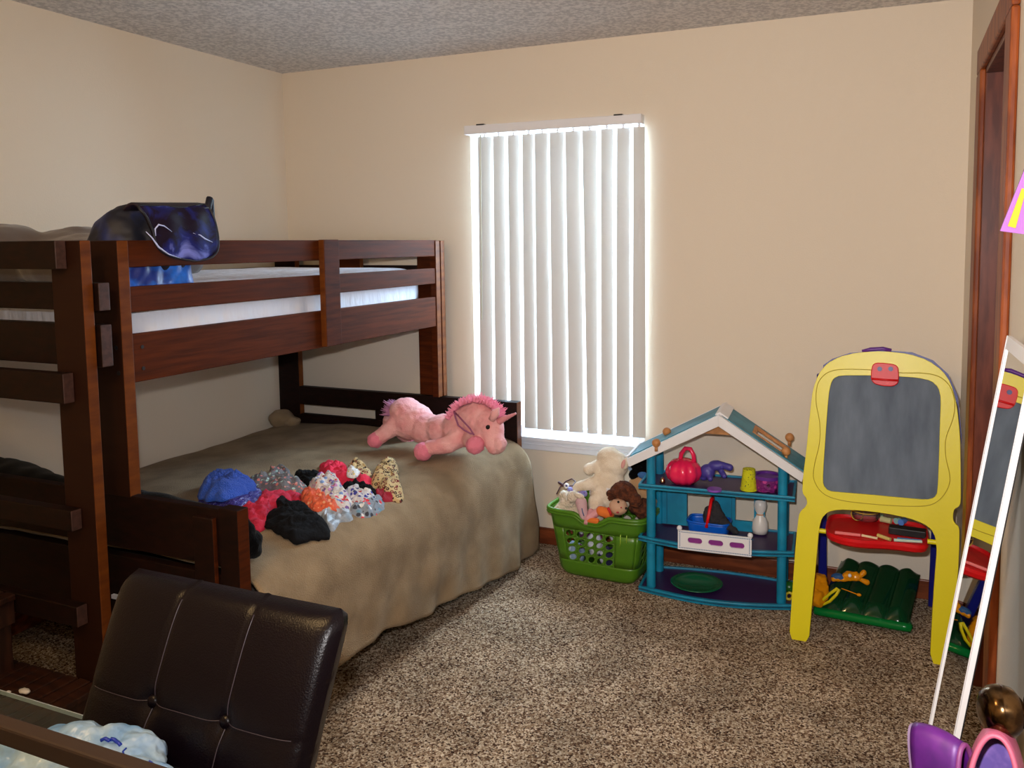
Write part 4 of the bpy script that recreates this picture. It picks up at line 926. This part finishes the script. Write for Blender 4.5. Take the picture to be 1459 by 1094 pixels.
# red clip
b = MB(); cp = [(1243,520),(1248,516.5),(1262,517),(1275,519),(1280,523),(1281,535),(1280,546),(1273,550.5),(1258,550),(1246,547),(1241,541),(1241,529)]
b.prism([E_(x, y, .0) for x, y in sm2(cp)], NN*.014); b.build('clip', 'red', es, bevel=.003)
b = MB(); b.tube([E_(1242, 539.5, .015), E_(1261, 541, .017), E_(1280, 542, .015)], .004, 8); b.build('clip_ridge', 'red', es, smooth=True)
for x in (1253.5, 1269): b = MB(); b.cyl(E_(x, 525.5, .013), E_(x, 525.5, .0165), .0085, n=20); b.build('rivet', mat('navy_rivet', (30, 30, 110), .4), es, auto=40)
# navy rear frame and legs
rear = lambda x, z, Y: Vector((x, Y, z))
b = MB(); tp = [(1172,520),(1185,511),(1210,502.5),(1258,498.5),(1300,501.5),(1330,513),(1352,533),(1366,565),(1371,620)]
b.prism([E_(x, y, -.032) for x, y in tp]+[E_(x, y+14, -.032) for x, y in reversed(tp)], NN*(-.02)); b.build('rear_shell', 'blue', es)
for xt, xb, nm in ((-.262, -.262, 0), (.17, .17, 0)):
    b = MB(); w = .034
    b.add([Vector((xt-w/2, 3.24, .98)), Vector((xt+w/2, 3.24, .98)), Vector((xb+w/2, 3.50, 0)), Vector((xb-w/2, 3.50, 0)), Vector((xt-w/2, 3.27, .98)), Vector((xt+w/2, 3.27, .98)), Vector((xb+w/2, 3.535, 0)), Vector((xb-w/2, 3.535, 0))], [(0,1,2,3),(7,6,5,4),(0,4,5,1),(1,5,6,2),(2,6,7,3),(3,7,4,0)])
    b.build('rear_leg', 'blue', es, bevel=.003)
b = MB(); b.add([Vector((-.262, 3.262, .95)), Vector((.17, 3.262, .95)), Vector((.17, 3.355, .56)), Vector((-.262, 3.355, .56))], [(0, 1, 2, 3)]); b.build('rear_panel', 'white', es, solid=.004)
b = MB(); b.tube([E_(1228, 501, -.036), E_(1240, 497.5, -.036), E_(1258, 496.5, -.036), E_(1270, 499.5, -.036)], .008, 8); b.build('carry_handle', 'purp', es, smooth=True)
# pegs of the tray
for (x, y) in ((1169, 756), (1330, 772)):
    c_ = atY(x, y, 3.10); b = MB(); b.cyl(c_-Vector((.02, 0, 0)), c_+Vector((.02, 0, 0)), .009, n=16); b.build('tray_peg', 'yellow', es, auto=40)
# red tray with its things
ty0, ty1, tz = 3.085, 3.36, .385
tx0, tx1 = atY(1173, 765, 3.1).x, atY(1325, 778, 3.1).x
tcx, tw = (tx0+tx1)/2, (tx1-tx0)/2
def trp(a, k, z):
    c_, s_ = math.cos(a), math.sin(a); p = 5; d = (abs(c_)**p+abs(s_)**p)**(-1/p)
    x = tcx+tw*k*c_*d; y = (ty0+ty1)/2+(ty1-ty0)/2*k*s_*d
    if s_ < 0: y += .012*math.sin((x-tcx)*22)
    return Vector((x, y, z))
prof = [(.86, -.026), (.97, -.016), (1.0, .0), (.99, .012), (.955, .012), (.93, .004), (.90, .0)]
b = MB(); n_ = 64; rows = [[trp(2*PI*i/n_, k, tz+h) for i in range(n_)] for k, h in prof]
for j in range(len(rows)-1): b.add(rows[j]+rows[j+1], [(i, (i+1) % n_, n_+(i+1) % n_, n_+i) for i in range(n_)])
b.add(rows[0], [tuple(range(n_))]); b.add(rows[-1], [tuple(range(n_))]); b.build('tray', 'red', es, auto=45)
TZ = tz+.001
def stick(name, pa, pb2, r, col, label, cat='chalk', z=TZ):
    a = atZ(pa[0], pa[1], z+r); c_ = atZ(pb2[0], pb2[1], z+r); b = MB(); b.cyl(a, c_, r, r*.9, 12)
    o = b.build(name, mat('chalk_'+label.split()[0], col, .9), None, auto=40); centre_origin(o, ((a+c_)/2)-Vector((0, 0, r))); tag(o, label, cat, 'chalks in the red easel tray')
Z = lambda x, y: (1160+x/8.1, 710+y/8.1)
stick('chalk', Z(240, 392), Z(535, 425), .0062, (240, 130, 130), 'pink chalk stick in the red tray, leftmost')
stick('chalk', Z(550, 425), Z(730, 462), .005, (236, 214, 170), 'cream slim chalk stick next to the pink chalk')
stick('chalk', Z(735, 425), Z(880, 475), .0075, (214, 190, 110), 'tan tapered chalk stick in front of the eraser')
stick('chalk', Z(920, 480), Z(1245, 500), .0055, (200, 226, 206), 'mint long chalk stick at the front right of the tray')
stick('chalk', Z(960, 462), Z(1240, 488), .0045, (70, 130, 190), 'blue chalk stick directly behind the mint chalk')
stick('chalk', Z(770, 235), Z(890, 262), .012, (206, 206, 150), 'pale yellow thick chalk beside the clear bowl')
stick('chalk', Z(755, 195), Z(800, 205), .009, (160, 200, 170), 'green-white chalk stub behind the pale yellow chalk')
stick('chalk', Z(945, 262), Z(985, 250), .012, (150, 200, 200), 'aqua chalk stub seen end-on')
stick('chalk', Z(1000, 280), Z(1050, 250), .012, (90, 140, 220), 'sky-blue chalk stub nearest the eraser')
b = MB(); ec_ = atZ(1160+1075/8.1, 710+375/8.1, TZ+.014); b.box(ec_-Vector((.065, .022, .015)), ec_+Vector((.065, .022, .012)), R=Matrix.Rotation(-.06, 3, 'Z'))
o = b.build('chalk_eraser', 'black', None, bevel=.003); centre_origin(o, ec_-Vector((0, 0, .015))); tag(o, 'black felt eraser lying in the red tray', 'eraser')
gb = thing('clear_cup', atZ(1160+590/8.1, 710+250/8.1, TZ), 'clear round cup with a yellow band lying in the red tray', 'cup')
gc = atZ(1160+590/8.1, 710+255/8.1, TZ)
b = MB(); b.lathe([(0, .002), (.03, .003), (.05, .012), (.056, .028), (.054, .045)], gc, n=36); b.build('bowl', clearish('clear_plastic', (190, 150, 150), .05, .85, .3), gb, smooth=True)
b = MB(); b.tube([Vector((gc.x-.03+.022*math.cos(t*PI/8), gc.y-.02, gc.z+.03+.026*math.sin(t*PI/8))) for t in range(16)], .003, 6, closed=True); b.tube([Vector((gc.x+.054*math.cos(t*PI/12), gc.y+.054*math.sin(t*PI/12), gc.z+.044)) for t in range(24)], .0022, 6, closed=True); b.build('yellow_band', mat('yellow_band', (206, 170, 60), .4), gb, smooth=True)

# ================================================================== GREEN INFLATABLE + YELLOW FISH TOY
rf = thing('inflatable_cushion', (-.1, 3.3, 0), 'transparent green inflatable cushion on the carpet under the easel', 'inflatable')
q00, q10, q11, q01 = atZ(1166, 886, .03), atZ(1300, 906, .03), Vector((.12, 3.50, 0)), Vector((-.19, 3.535, 0))
q00 = Vector((-.262, 3.215, 0)); q10 = Vector((.075, 3.195, 0))
gr = clearish('green_vinyl', (16, 76, 44), .06, .52, .3); gr2 = clearish('bright_green_vinyl', (12, 120, 52), .08, .2, .25)
def rf_(u, v, sgn):
    p = q00.lerp(q10, u).lerp(q01.lerp(q11, u), v); ch = abs(math.sin(PI*u*4))**.6; e = (min(1, 9*u)*min(1, 9*(1-u))*min(1, 9*v)*min(1, 9*(1-v)))**.5
    th = .020+.022*ch*(.6+.4*e); base = .045+.085*v
    return Vector((p.x, p.y, max(.004, base+sgn*th*e)))
for sgn, m_ in ((1, gr), (-1, gr2)):
    b = MB(); b.grid(lambda u, v: rf_(u, v, sgn), 61, 36); b.build('vinyl_sheet', m_, rf, smooth=True)
b = MB(); loop = [rf_(i/30, 0, 0) for i in range(31)]+[rf_(1, i/20, 0) for i in range(1, 21)]+[rf_(1-i/30, 1, 0) for i in range(1, 31)]+[rf_(0, 1-i/20, 0) for i in range(1, 20)]
b.tube([p+Vector((0, 0, -.008)) for p in [rf_(0, .12-i*.02, 0) for i in range(6)]+loop[:31]+[rf_(1, i*.02, 0) for i in range(1, 6)]], lambda t: .005+.012*min(1, 8*t, 8*(1-t)), 10); b.build('edge_tube', gr2, rf, smooth=True)
b = MB(); vv = atY(1299, 835, 3.45); b.cyl(vv+Vector((0, 0, -.012)), vv+Vector((0, -.005, .012)), .011, .009, 16); b.build('valve', clearish('clear_valve', (190, 190, 230), .05, .5, .5), rf, smooth=True)
ys = thing('inflatable_fish', atZ(1190, 885, 0), 'yellow and orange crumpled inflatable fish toy lying against the green cushion', 'inflatable')
org = clearish('orange_vinyl', (232, 150, 14), .12, .18, .25); yel = clearish('yellow_vinyl', (230, 216, 30), .08, .25, .3)
def Fp(x, y, Y): return atY(1110+x/6.63, 790+y/6.63, Y)
b = MB(); b.cap(Fp(350, 250, 3.27), Fp(360, 430, 3.20), .035, .028); b.cap(Fp(400, 230, 3.27), Fp(440, 400, 3.22), .022, .014); b.ball(Fp(300, 330, 3.24), (.04, .035, .045)); blob('body', b, org, ys, .005, 2, .008, 40)
b = MB(); b.cap(Fp(520, 230, 3.24), Fp(740, 210, 3.26), .012, .016); b.cap(Fp(640, 200, 3.25), Fp(720, 185, 3.26), .018, .012); blob('head', b, org, ys, .004, 2, .004, 50)
b = MB()
for x, y in ((800, 170), (830, 262)): b.cap(Fp(745, 225, 3.26), Fp(x, y, 3.25), .006, .011)
b.tube([Fp(590, 320, 3.22), Fp(660, 345, 3.21), Fp(750, 380, 3.20)], .002, 6); b.ball(Fp(755, 380, 3.20), (.009, .006, .006)); b.build('fin', org, ys, smooth=True)
b = MB(); b.ball(Fp(560, 215, 3.245), (.028, .014, .017)); b.build('blue_back', clearish('blue_vinyl', (50, 90, 140), .1, .2, .2), ys, smooth=True)
b = MB(); b.ball(Fp(668, 198, 3.225), .007); b.build('eye', 'white', ys, smooth=True)
b = MB(); b.tube([Fp(x, y, 3.20) for x, y in ((380,480),(420,420),(480,370),(550,320),(570,330),(540,380),(480,440),(400,478))], .006, 8, closed=True); b.build('yellow_tube', yel, ys, smooth=True)
gl = thing('green_yellow_toy', Fp(90, 420, 3.34), 'small green and yellow toy wedged between toy house and easel leg', 'toy')
b = MB(); b.ball(Fp(95, 305, 3.34), (.028, .025, .024)); b.build('green_part', mat('toy_green', (30, 90, 30), .3), gl, smooth=True)
b = MB(); b.tube([Fp(95+32*math.cos(t*PI/8), 390+32*math.sin(t*PI/8), 3.32) for t in range(16)], .006, 8, closed=True); b.build('yellow_part', mat('toy_yellow', (200, 180, 40), .3), gl, smooth=True)

# ================================================================== LEANING MIRROR
mr_ = thing('leaning_mirror', (.05, 1.87, 0), 'narrow white-framed mirror leaning on the closet door casing', 'mirror')
yw, tl_ = math.radians(1.0), math.radians(8.25)
ms = Vector((math.cos(yw), math.sin(yw), 0)); mw = Vector((math.sin(yw), -math.cos(yw), 0)); mu = EZ*math.cos(tl_)+ms*math.sin(tl_); mn = mw.cross(mu)
if mn.x > 0: mn = -mn
MP = atX(1437, 478, .229); ML = MP.z/mu.z; MWd = .325
def Q_(a, l, n_): return MP+mw*a-mu*l+mn*n_     # a across toward the camera, l down, n outwards
def fr_(b, a0, a1, l0, l1, n0, n1): b.obox(Q_((a0+a1)/2, (l0+l1)/2, (n0+n1)/2), (abs(a1-a0)/2, abs(l1-l0)/2, abs(n1-n0)/2), mw, mu, mn)
b = MB(); fw = .017
fr_(b, 0, fw, 0, ML, -.007, .003); fr_(b, MWd-fw, MWd, 0, ML, -.007, .003); fr_(b, fw, MWd-fw, 0, .028, -.007, .003); fr_(b, fw, MWd-fw, ML-.028, ML, -.007, .003)
fr_(b, .005, .009, 0, ML, .003, .0042); fr_(b, MWd-.009, MWd-.005, 0, ML, .003, .0042)
b.build('mirror_frame', 'white', mr_, bevel=.0015)
b = MB(); fr_(b, fw, MWd-fw, .028, ML-.028, -.002, .0); b.build('mirror_glass', 'mirror', mr_)
b = MB(); fr_(b, .004, MWd-.004, .004, ML-.004, -.010, -.0072); b.build('backing', 'black', mr_)

# ================================================================== SHOES + PENNANT AT THE OPEN DOOR
rk = thing('door_shoe_rack', (.2, 1.0, .70), 'white wire shoe rack hooked on the open door beside the knob', 'rack')
b = MB(); b.cyl((.0, .93, .725), (.0, 1.08, .725), .004, n=8); b.cyl((.11, .93, .725), (.11, 1.08, .725), .004, n=8)
for y in (.93, 1.08): b.cyl((-.01, y, .725), (.2, y, .725), .004, n=8)
b.build('rods', 'white', rk, smooth=True)
def shoe(name, px, Yd, label, mo, mi_, mr, face, L_=.20, W_=.062):
    top_ = px; root = thing(name, top_-Vector((0, 0, L_)), label, 'shoe')
    zax = Vector(face).normalized(); yax = Vector((0, 0, 1)); yax = (yax-zax*yax.dot(zax)).normalized(); xax = yax.cross(zax)
    def P(x, y, z): return top_+xax*x+yax*(y-L_)+zax*z
    def outline(a):   # 0 heel at +y
        c_, s_ = math.cos(a), math.sin(a); y = L_/2+L_/2*c_; w = W_/2*(1.0 if y < L_*.4 else .82); return (w*math.copysign(abs(s_)**.9, s_), y)
    def wall(u, v):
        a = 2*PI*u; x, y = outline(a); hgt = .05+.012*max(0, (y/L_-.6)/.4); bul = 1+.10*math.sin(PI*v)-.14*v
        return P(x*bul, L_/2+(y-L_/2)*(1+.02*math.sin(PI*v)-.13*v*v), hgt*v)
    b = MB(); b.grid(wall, 64, 8, closeu=True); b.build('upper', mo, root, smooth=True, solid=.0035)
    b = MB(); b.add([P(*outline(2*PI*i/48), .002) for i in range(48)], [tuple(range(48))]); b.build('insole', mi_, root)
    b = MB(); b.tube([wall(i/64, 1) for i in range(64)], .0032, 8, closed=True); b.build('edge_trim', mr, root, smooth=True)
    b = MB(); b.prism([P(outline(2*PI*i/48)[0]*.97, outline(2*PI*i/48)[1], -.005) for i in range(48)], zax*.005); b.build('sole', mat('grey_sole', (120, 100, 130), .6), root)
    return root
shoe('purple_shoe', atZ(1303, 1031, .895), 0, 'metallic purple child ballet shoe held heel-up left of the door knob',
     mat('purple_metallic', (92, 26, 116), .45, metal=.1, var=(66, 16, 92), vscale=20), mat('dark_insole', (34, 30, 52), .7), mat('mauve_trim', (120, 54, 110), .5), (.80, -.52, .28))
shoe('pink_shoe', atZ(1425, 1034, .90), 0, 'pink child ballet shoe with lilac insole below the door knob',
     mat('pink_patent', (170, 84, 112), .45), mat('lilac_insole', (104, 76, 142), .8, var=(80, 58, 128), vscale=60), mat('pink_trim', (180, 88, 114), .5), (-.15, -.85, .5), W_=.078)
pn = thing('lilac_pennant', atY(1459, 200, 1.05), 'lilac felt pennant with a yellow stripe hanging at the open door', 'pennant')
pp = lambda x, y, Y=1.02: atY(x, y, Y)
b = MB(); b.prism([pp(1425, 329), pp(1461, 334), pp(1510, 332), pp(1510, 180), pp(1475, 190), pp(1459, 243)], (0, .006, 0)); b.build('felt', mat('lilac_felt', (112, 66, 120), .9), pn)
b = MB(); b.prism([pp(1436, 322, 1.018), pp(1447, 325, 1.018), pp(1462, 270, 1.018), pp(1456, 268, 1.018)], (0, .0025, 0)); b.build('stripe', mat('yellow_felt', (170, 124, 8), .9), pn)

# ================================================================== LEATHER CHAIR
ch = thing('leather_chair', (-.975, .58, 0), 'black-brown tufted leather dining chair with its back toward the bed', 'chair')
cx0, cx1, zt_, zb2 = -1.182, -.742, .962, .47
lean = .10
def back(sgn):
    def fn(u, v):
        z = zt_-(zt_-zb2)*v; x = cx0+(cx1-cx0)*u; inset = .012*v; x += (0.5-u)*2*inset; x += (.5-u)*2*.012*max(0, 1-v/.05)**2
        e = (max(0, 1-abs(2*u-1)**9))**.33*(max(0, 1-abs(2*min(v, .5)-1)**12))**.33 if v < .5 else (max(0, 1-abs(2*u-1)**9))**.33
        t = .036*e
        if sgn < 0:
            for us in (1/3, 2/3): t -= .0035*math.exp(-((u-us)/.009)**2)
            for vs in (.31, .70): t -= .0015*math.exp(-((v-vs)/.008)**2)
            for us in (1/3, 2/3):
                for vs in (.31, .70): t -= .009*math.exp(-(((u-us)/.035)**2+((v-vs)/.035)**2))
            t += .0022*abs(math.sin(3*PI*u))**.5*abs(math.sin(PI*(v/.31 if v < .31 else (v-.31)/.39 if v < .70 else (v-.70)/.30)))**.5
        dd = zt_-z; y = .94-.50*dd+.24*dd*dd+sgn*t
        return Vector((x, y, z))
    return fn
b = MB(); b.grid(back(-1), 90, 90); b.grid(back(1), 90, 40)
bk_ = b.build('backrest', 'leather', ch, smooth=True, recalc=False)
bm = bmesh.new(); bm.from_mesh(bk_.data); bmesh.ops.remove_doubles(bm, verts=bm.verts, dist=.0006); bmesh.ops.recalc_face_normals(bm, faces=bm.faces); bm.to_mesh(bk_.data); bm.free()
for p in bk_.data.polygons: p.use_smooth = True
fb = back(-1)
for us in (1/3, 2/3):
    for vs in (.31, .70):
        q = fb(us, vs); b = MB(); b.ball(q+Vector((0, -.003, 0)), (.011, .008, .011)); b.build('button', 'leather', ch, smooth=True)
    b = MB(); b.tube([fb(us+.006, v/60)+Vector((0, -.0006, 0)) for v in range(2, 58)], .0009, 5); b.build('seam', 'thread', ch, smooth=True)
for vs in (.31, .70): b = MB(); b.tube([fb(u/60, vs-.004)+Vector((0, -.0004, 0)) for u in range(3, 58)], .0006, 5); b.build('seam', 'thread', ch, smooth=True)
b = MB()
def seatf(u, v):
    a = 2*PI*u; ph = -PI/2+PI*v; c_, s_ = math.cos(a), math.sin(a); q = lambda t, p: math.copysign(abs(t)**p, t)
    return Vector((-.975+.23*q(c_, .25)*abs(math.cos(ph))**.3, .50+.225*q(s_, .25)*abs(math.cos(ph))**.3, .44+.06*q(math.sin(ph), .5)))
b.grid(seatf, 60, 16, closeu=True); b.build('seat', 'leather', ch, smooth=True)
for x, y in ((-1.16, .32), (-.79, .32), (-1.16, .70), (-.79, .70)):
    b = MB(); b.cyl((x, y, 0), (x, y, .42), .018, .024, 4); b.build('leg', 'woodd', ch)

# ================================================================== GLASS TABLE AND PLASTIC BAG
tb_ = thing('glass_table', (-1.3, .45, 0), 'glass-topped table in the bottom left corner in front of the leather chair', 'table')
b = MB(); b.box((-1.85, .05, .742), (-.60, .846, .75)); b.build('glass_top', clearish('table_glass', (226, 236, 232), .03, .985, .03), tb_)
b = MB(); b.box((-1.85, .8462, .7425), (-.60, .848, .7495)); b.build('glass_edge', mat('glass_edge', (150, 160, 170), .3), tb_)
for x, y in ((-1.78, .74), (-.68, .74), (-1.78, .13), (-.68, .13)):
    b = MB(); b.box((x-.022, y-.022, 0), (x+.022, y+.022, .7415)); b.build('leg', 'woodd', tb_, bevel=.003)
rc = thing('rail_back_chair', (-1.0, .45, 0), 'brown chair top rail crossing the bottom left corner in front of the plastic bag', 'chair')
brown = mat('dull_brown_rail', (58, 45, 39), .6, spec=.2)
ra = atY(0, 1032, .60); rb = atY(150, 1094, .60)
zr = (ra.z+rb.z)/2
b = MB(); b.box((-1.35, .592, zr-.014), (-.62, .612, zr+.010)); b.build('top_rail', brown, rc, bevel=.003)
for x in (-1.34, -.63):
    b = MB(); b.box((x-.011, .592, 0), (x+.011, .612, zr-.0145)); b.build('leg', brown, rc, bevel=.003)
for x in (-1.34, -.63):
    b = MB(); b.box((x-.011, .20, 0), (x+.011, .222, .43)); b.build('leg', brown, rc, bevel=.003)
b = MB(); b.box((-1.35, .18, .431), (-.62, .590, .455)); b.build('seat', brown, rc, bevel=.005)
pbm = mat('thin_blue_white_plastic', (112, 158, 214), .35, bump=.8, bscale=18, bdist=.03, coat=.1, var=(160, 190, 222), vscale=14)
pbag = thing('plastic_bag', atZ(120, 1075, .751), 'pale blue plastic bag with navy printing lying on the glass table', 'bag')
b = MB()
def PB_(x, y, z=.79): return atZ(x, y, z)
for x, y, z, r in ((150,1078,.785,(.07,.05,.035)),(185,1085,.78,(.06,.045,.03)),(205,1098,.775,(.035,.04,.025)),(85,1060,.79,(.032,.03,.022)),(110,1072,.785,(.06,.045,.035)),(160,1062,.79,(.035,.03,.024)),(60,1095,.785,(.08,.05,.034)),(150,1120,.78,(.10,.06,.03)),(15,1085,.785,(.06,.05,.035)),(20,1062,.79,(.03,.03,.022)),(20,1120,.78,(.10,.07,.03))):
    b.ball(PB_(x, y, z), r)
blob('film', b, pbm, pbag, .0045, 3, .012, 26)
navy = mat('navy_ink', (20, 50, 170), .4)
fm = [o for o in bpy.data.objects if o.name.startswith('film')][0]
from mathutils.bvhtree import BVHTree
tree = BVHTree.FromPolygons([WM['plastic_bag'] @ v.co for v in fm.data.vertices], [tuple(p.vertices) for p in fm.data.polygons])
def ink(pts, r):
    q = []
    for x, y in pts:
        hit = tree.ray_cast(CAM, ray(x, y).normalized())
        if hit[0] is not None: q.append(hit[0]+hit[1]*.0006)
    if len(q) > 1:
        b = MB(); b.tube(q, r, 6); b.build('printed_mark', navy, pbag, smooth=True)
ink([(144,1055),(150,1052),(156,1056)], .0026); ink([(157,1053),(163,1054),(169,1059),(172,1062)], .0026)
ink([(180,1066),(175,1071),(177,1076),(168,1080),(165,1085)], .0012)
for x, y in ((110,1058),(115,1059),(120,1061),(124,1065),(117,1065)): ink([(x, y), (x+3, y+2)], .0008)
for x, y in ((212,1084),(216,1087),(208,1089)): ink([(x, y), (x+5, y+3)], .001)
ink([(80,1082),(86,1086),(92,1084)], .0014)

# ================================================================== WOODEN STEPS AT THE BED END
stp = thing('bed_steps', (-2.4, 1.4, 0), 'dark wooden slatted steps climbing along the near end of the bunk bed', 'steps')
woodt = mat('worn_step_wood', (60, 32, 22), .45, var=(38, 18, 12), vscale=10, stretch=(1, 6, 1))
def tread(xr, z, y0, y1, xl, n):
    for i in range(n):
        x1 = xr-i*.052; b = MB(); b.box((x1-.044, y0, z-.018), (x1, y1, z)); b.build('tread_slat', woodt, stp, bevel=.003)
    b = MB(); b.box((xr-.03, y0, z-.09), (xr-.008, y1, z-.0185)); b.build('side_apron', woodt, stp, bevel=.003)
tread(-2.08, .25, 1.10, 1.538, -2.45, 8); tread(-2.39, .48, 1.10, 1.60-.092, -2.8, 8)
for x, y, z0, z1 in ((-2.12, 1.50, 0, .16), (-2.12, 1.12, 0, .16), (-2.435, 1.485, .0, .39), (-2.435, 1.12, 0, .39), (-2.80, 1.485, 0, .39), (-2.8, 1.12, 0, .39)):
    b = MB(); b.box((x-.02, y-.02, z0), (x+.02, y+.02, z1)); b.build('leg', woodt, stp, bevel=.002)
b = MB(); b.box((-2.66, 1.46, .481), (-2.61, 1.50, .80)); b.build('upright', woodt, stp, bevel=.002)
b = MB()
o = MB().box((0, 0, 0), (.001, .001, .001))
q = atZ(35, 987, .252); b.ball(q+Vector((0, 0, .006)), (.022, .012, .006)); b.ball(q+Vector((-.035, -.02, .006)), (.008, .006, .005)); 
o = blob('tissue_scrap', b, 'white', None, .003, 2, .002, 90); centre_origin(o, q); tag(o, 'small white scrap of tissue on the lower wooden step', 'paper')

# ================================================================== LIGHT
def area(name, loc, rot, size, sy, power, col, spread=None):
    d = bpy.data.lights.new(name, 'AREA'); d.shape = 'RECTANGLE'; d.size = size; d.size_y = sy; d.energy = power; d.color = col
    if spread: d.spread = spread
    o = bpy.data.objects.new(name, d); COL.objects.link(o); o.location = loc; o.rotation_euler = rot; return o
# camera flash
d = bpy.data.lights.new('flash', 'SPOT'); d.energy = 180; d.color = (1, .97, .97); d.shadow_soft_size = .02; d.spot_size = math.radians(118); d.spot_blend = 1
o = bpy.data.objects.new('flash', d); COL.objects.link(o); o.location = (-.07, .05, 1.60); o.rotation_euler = (atP(1060, 360, Vector((0, 3.5, 0)), Vector((0, 1, 0)))-Vector(o.location)).to_track_quat('-Z', 'Y').to_euler()
# light from the hall ceiling fixture above the photographer, warm
d = bpy.data.lights.new('ceiling_lamp', 'POINT'); d.energy = 36; d.color = (1, .66, .30); d.shadow_soft_size = .14
o = bpy.data.objects.new('ceiling_lamp', d); COL.objects.link(o); o.location = (-1.25, .35, 2.12)
# daylight through the window
area('window_daylight', ((WX0+WX1)/2, D+.75, 2.0), (math.radians(62), 0, math.radians(180)), 1.5, 1.5, 400, (.58, .82, 1))
w = bpy.data.worlds.new('sky'); S.world = w; w.use_nodes = True
w.node_tree.nodes['Background'].inputs[0].default_value = (.86, .93, 1, 1); w.node_tree.nodes['Background'].inputs[1].default_value = 5
S.view_settings.view_transform = 'Standard'; S.view_settings.look = 'None'; S.view_settings.exposure = 0
try: S.cycles.use_denoising = True; S.cycles.sample_clamp_indirect = 6; S.cycles.max_bounces = 8; S.cycles.transparent_max_bounces = 16
except Exception: pass
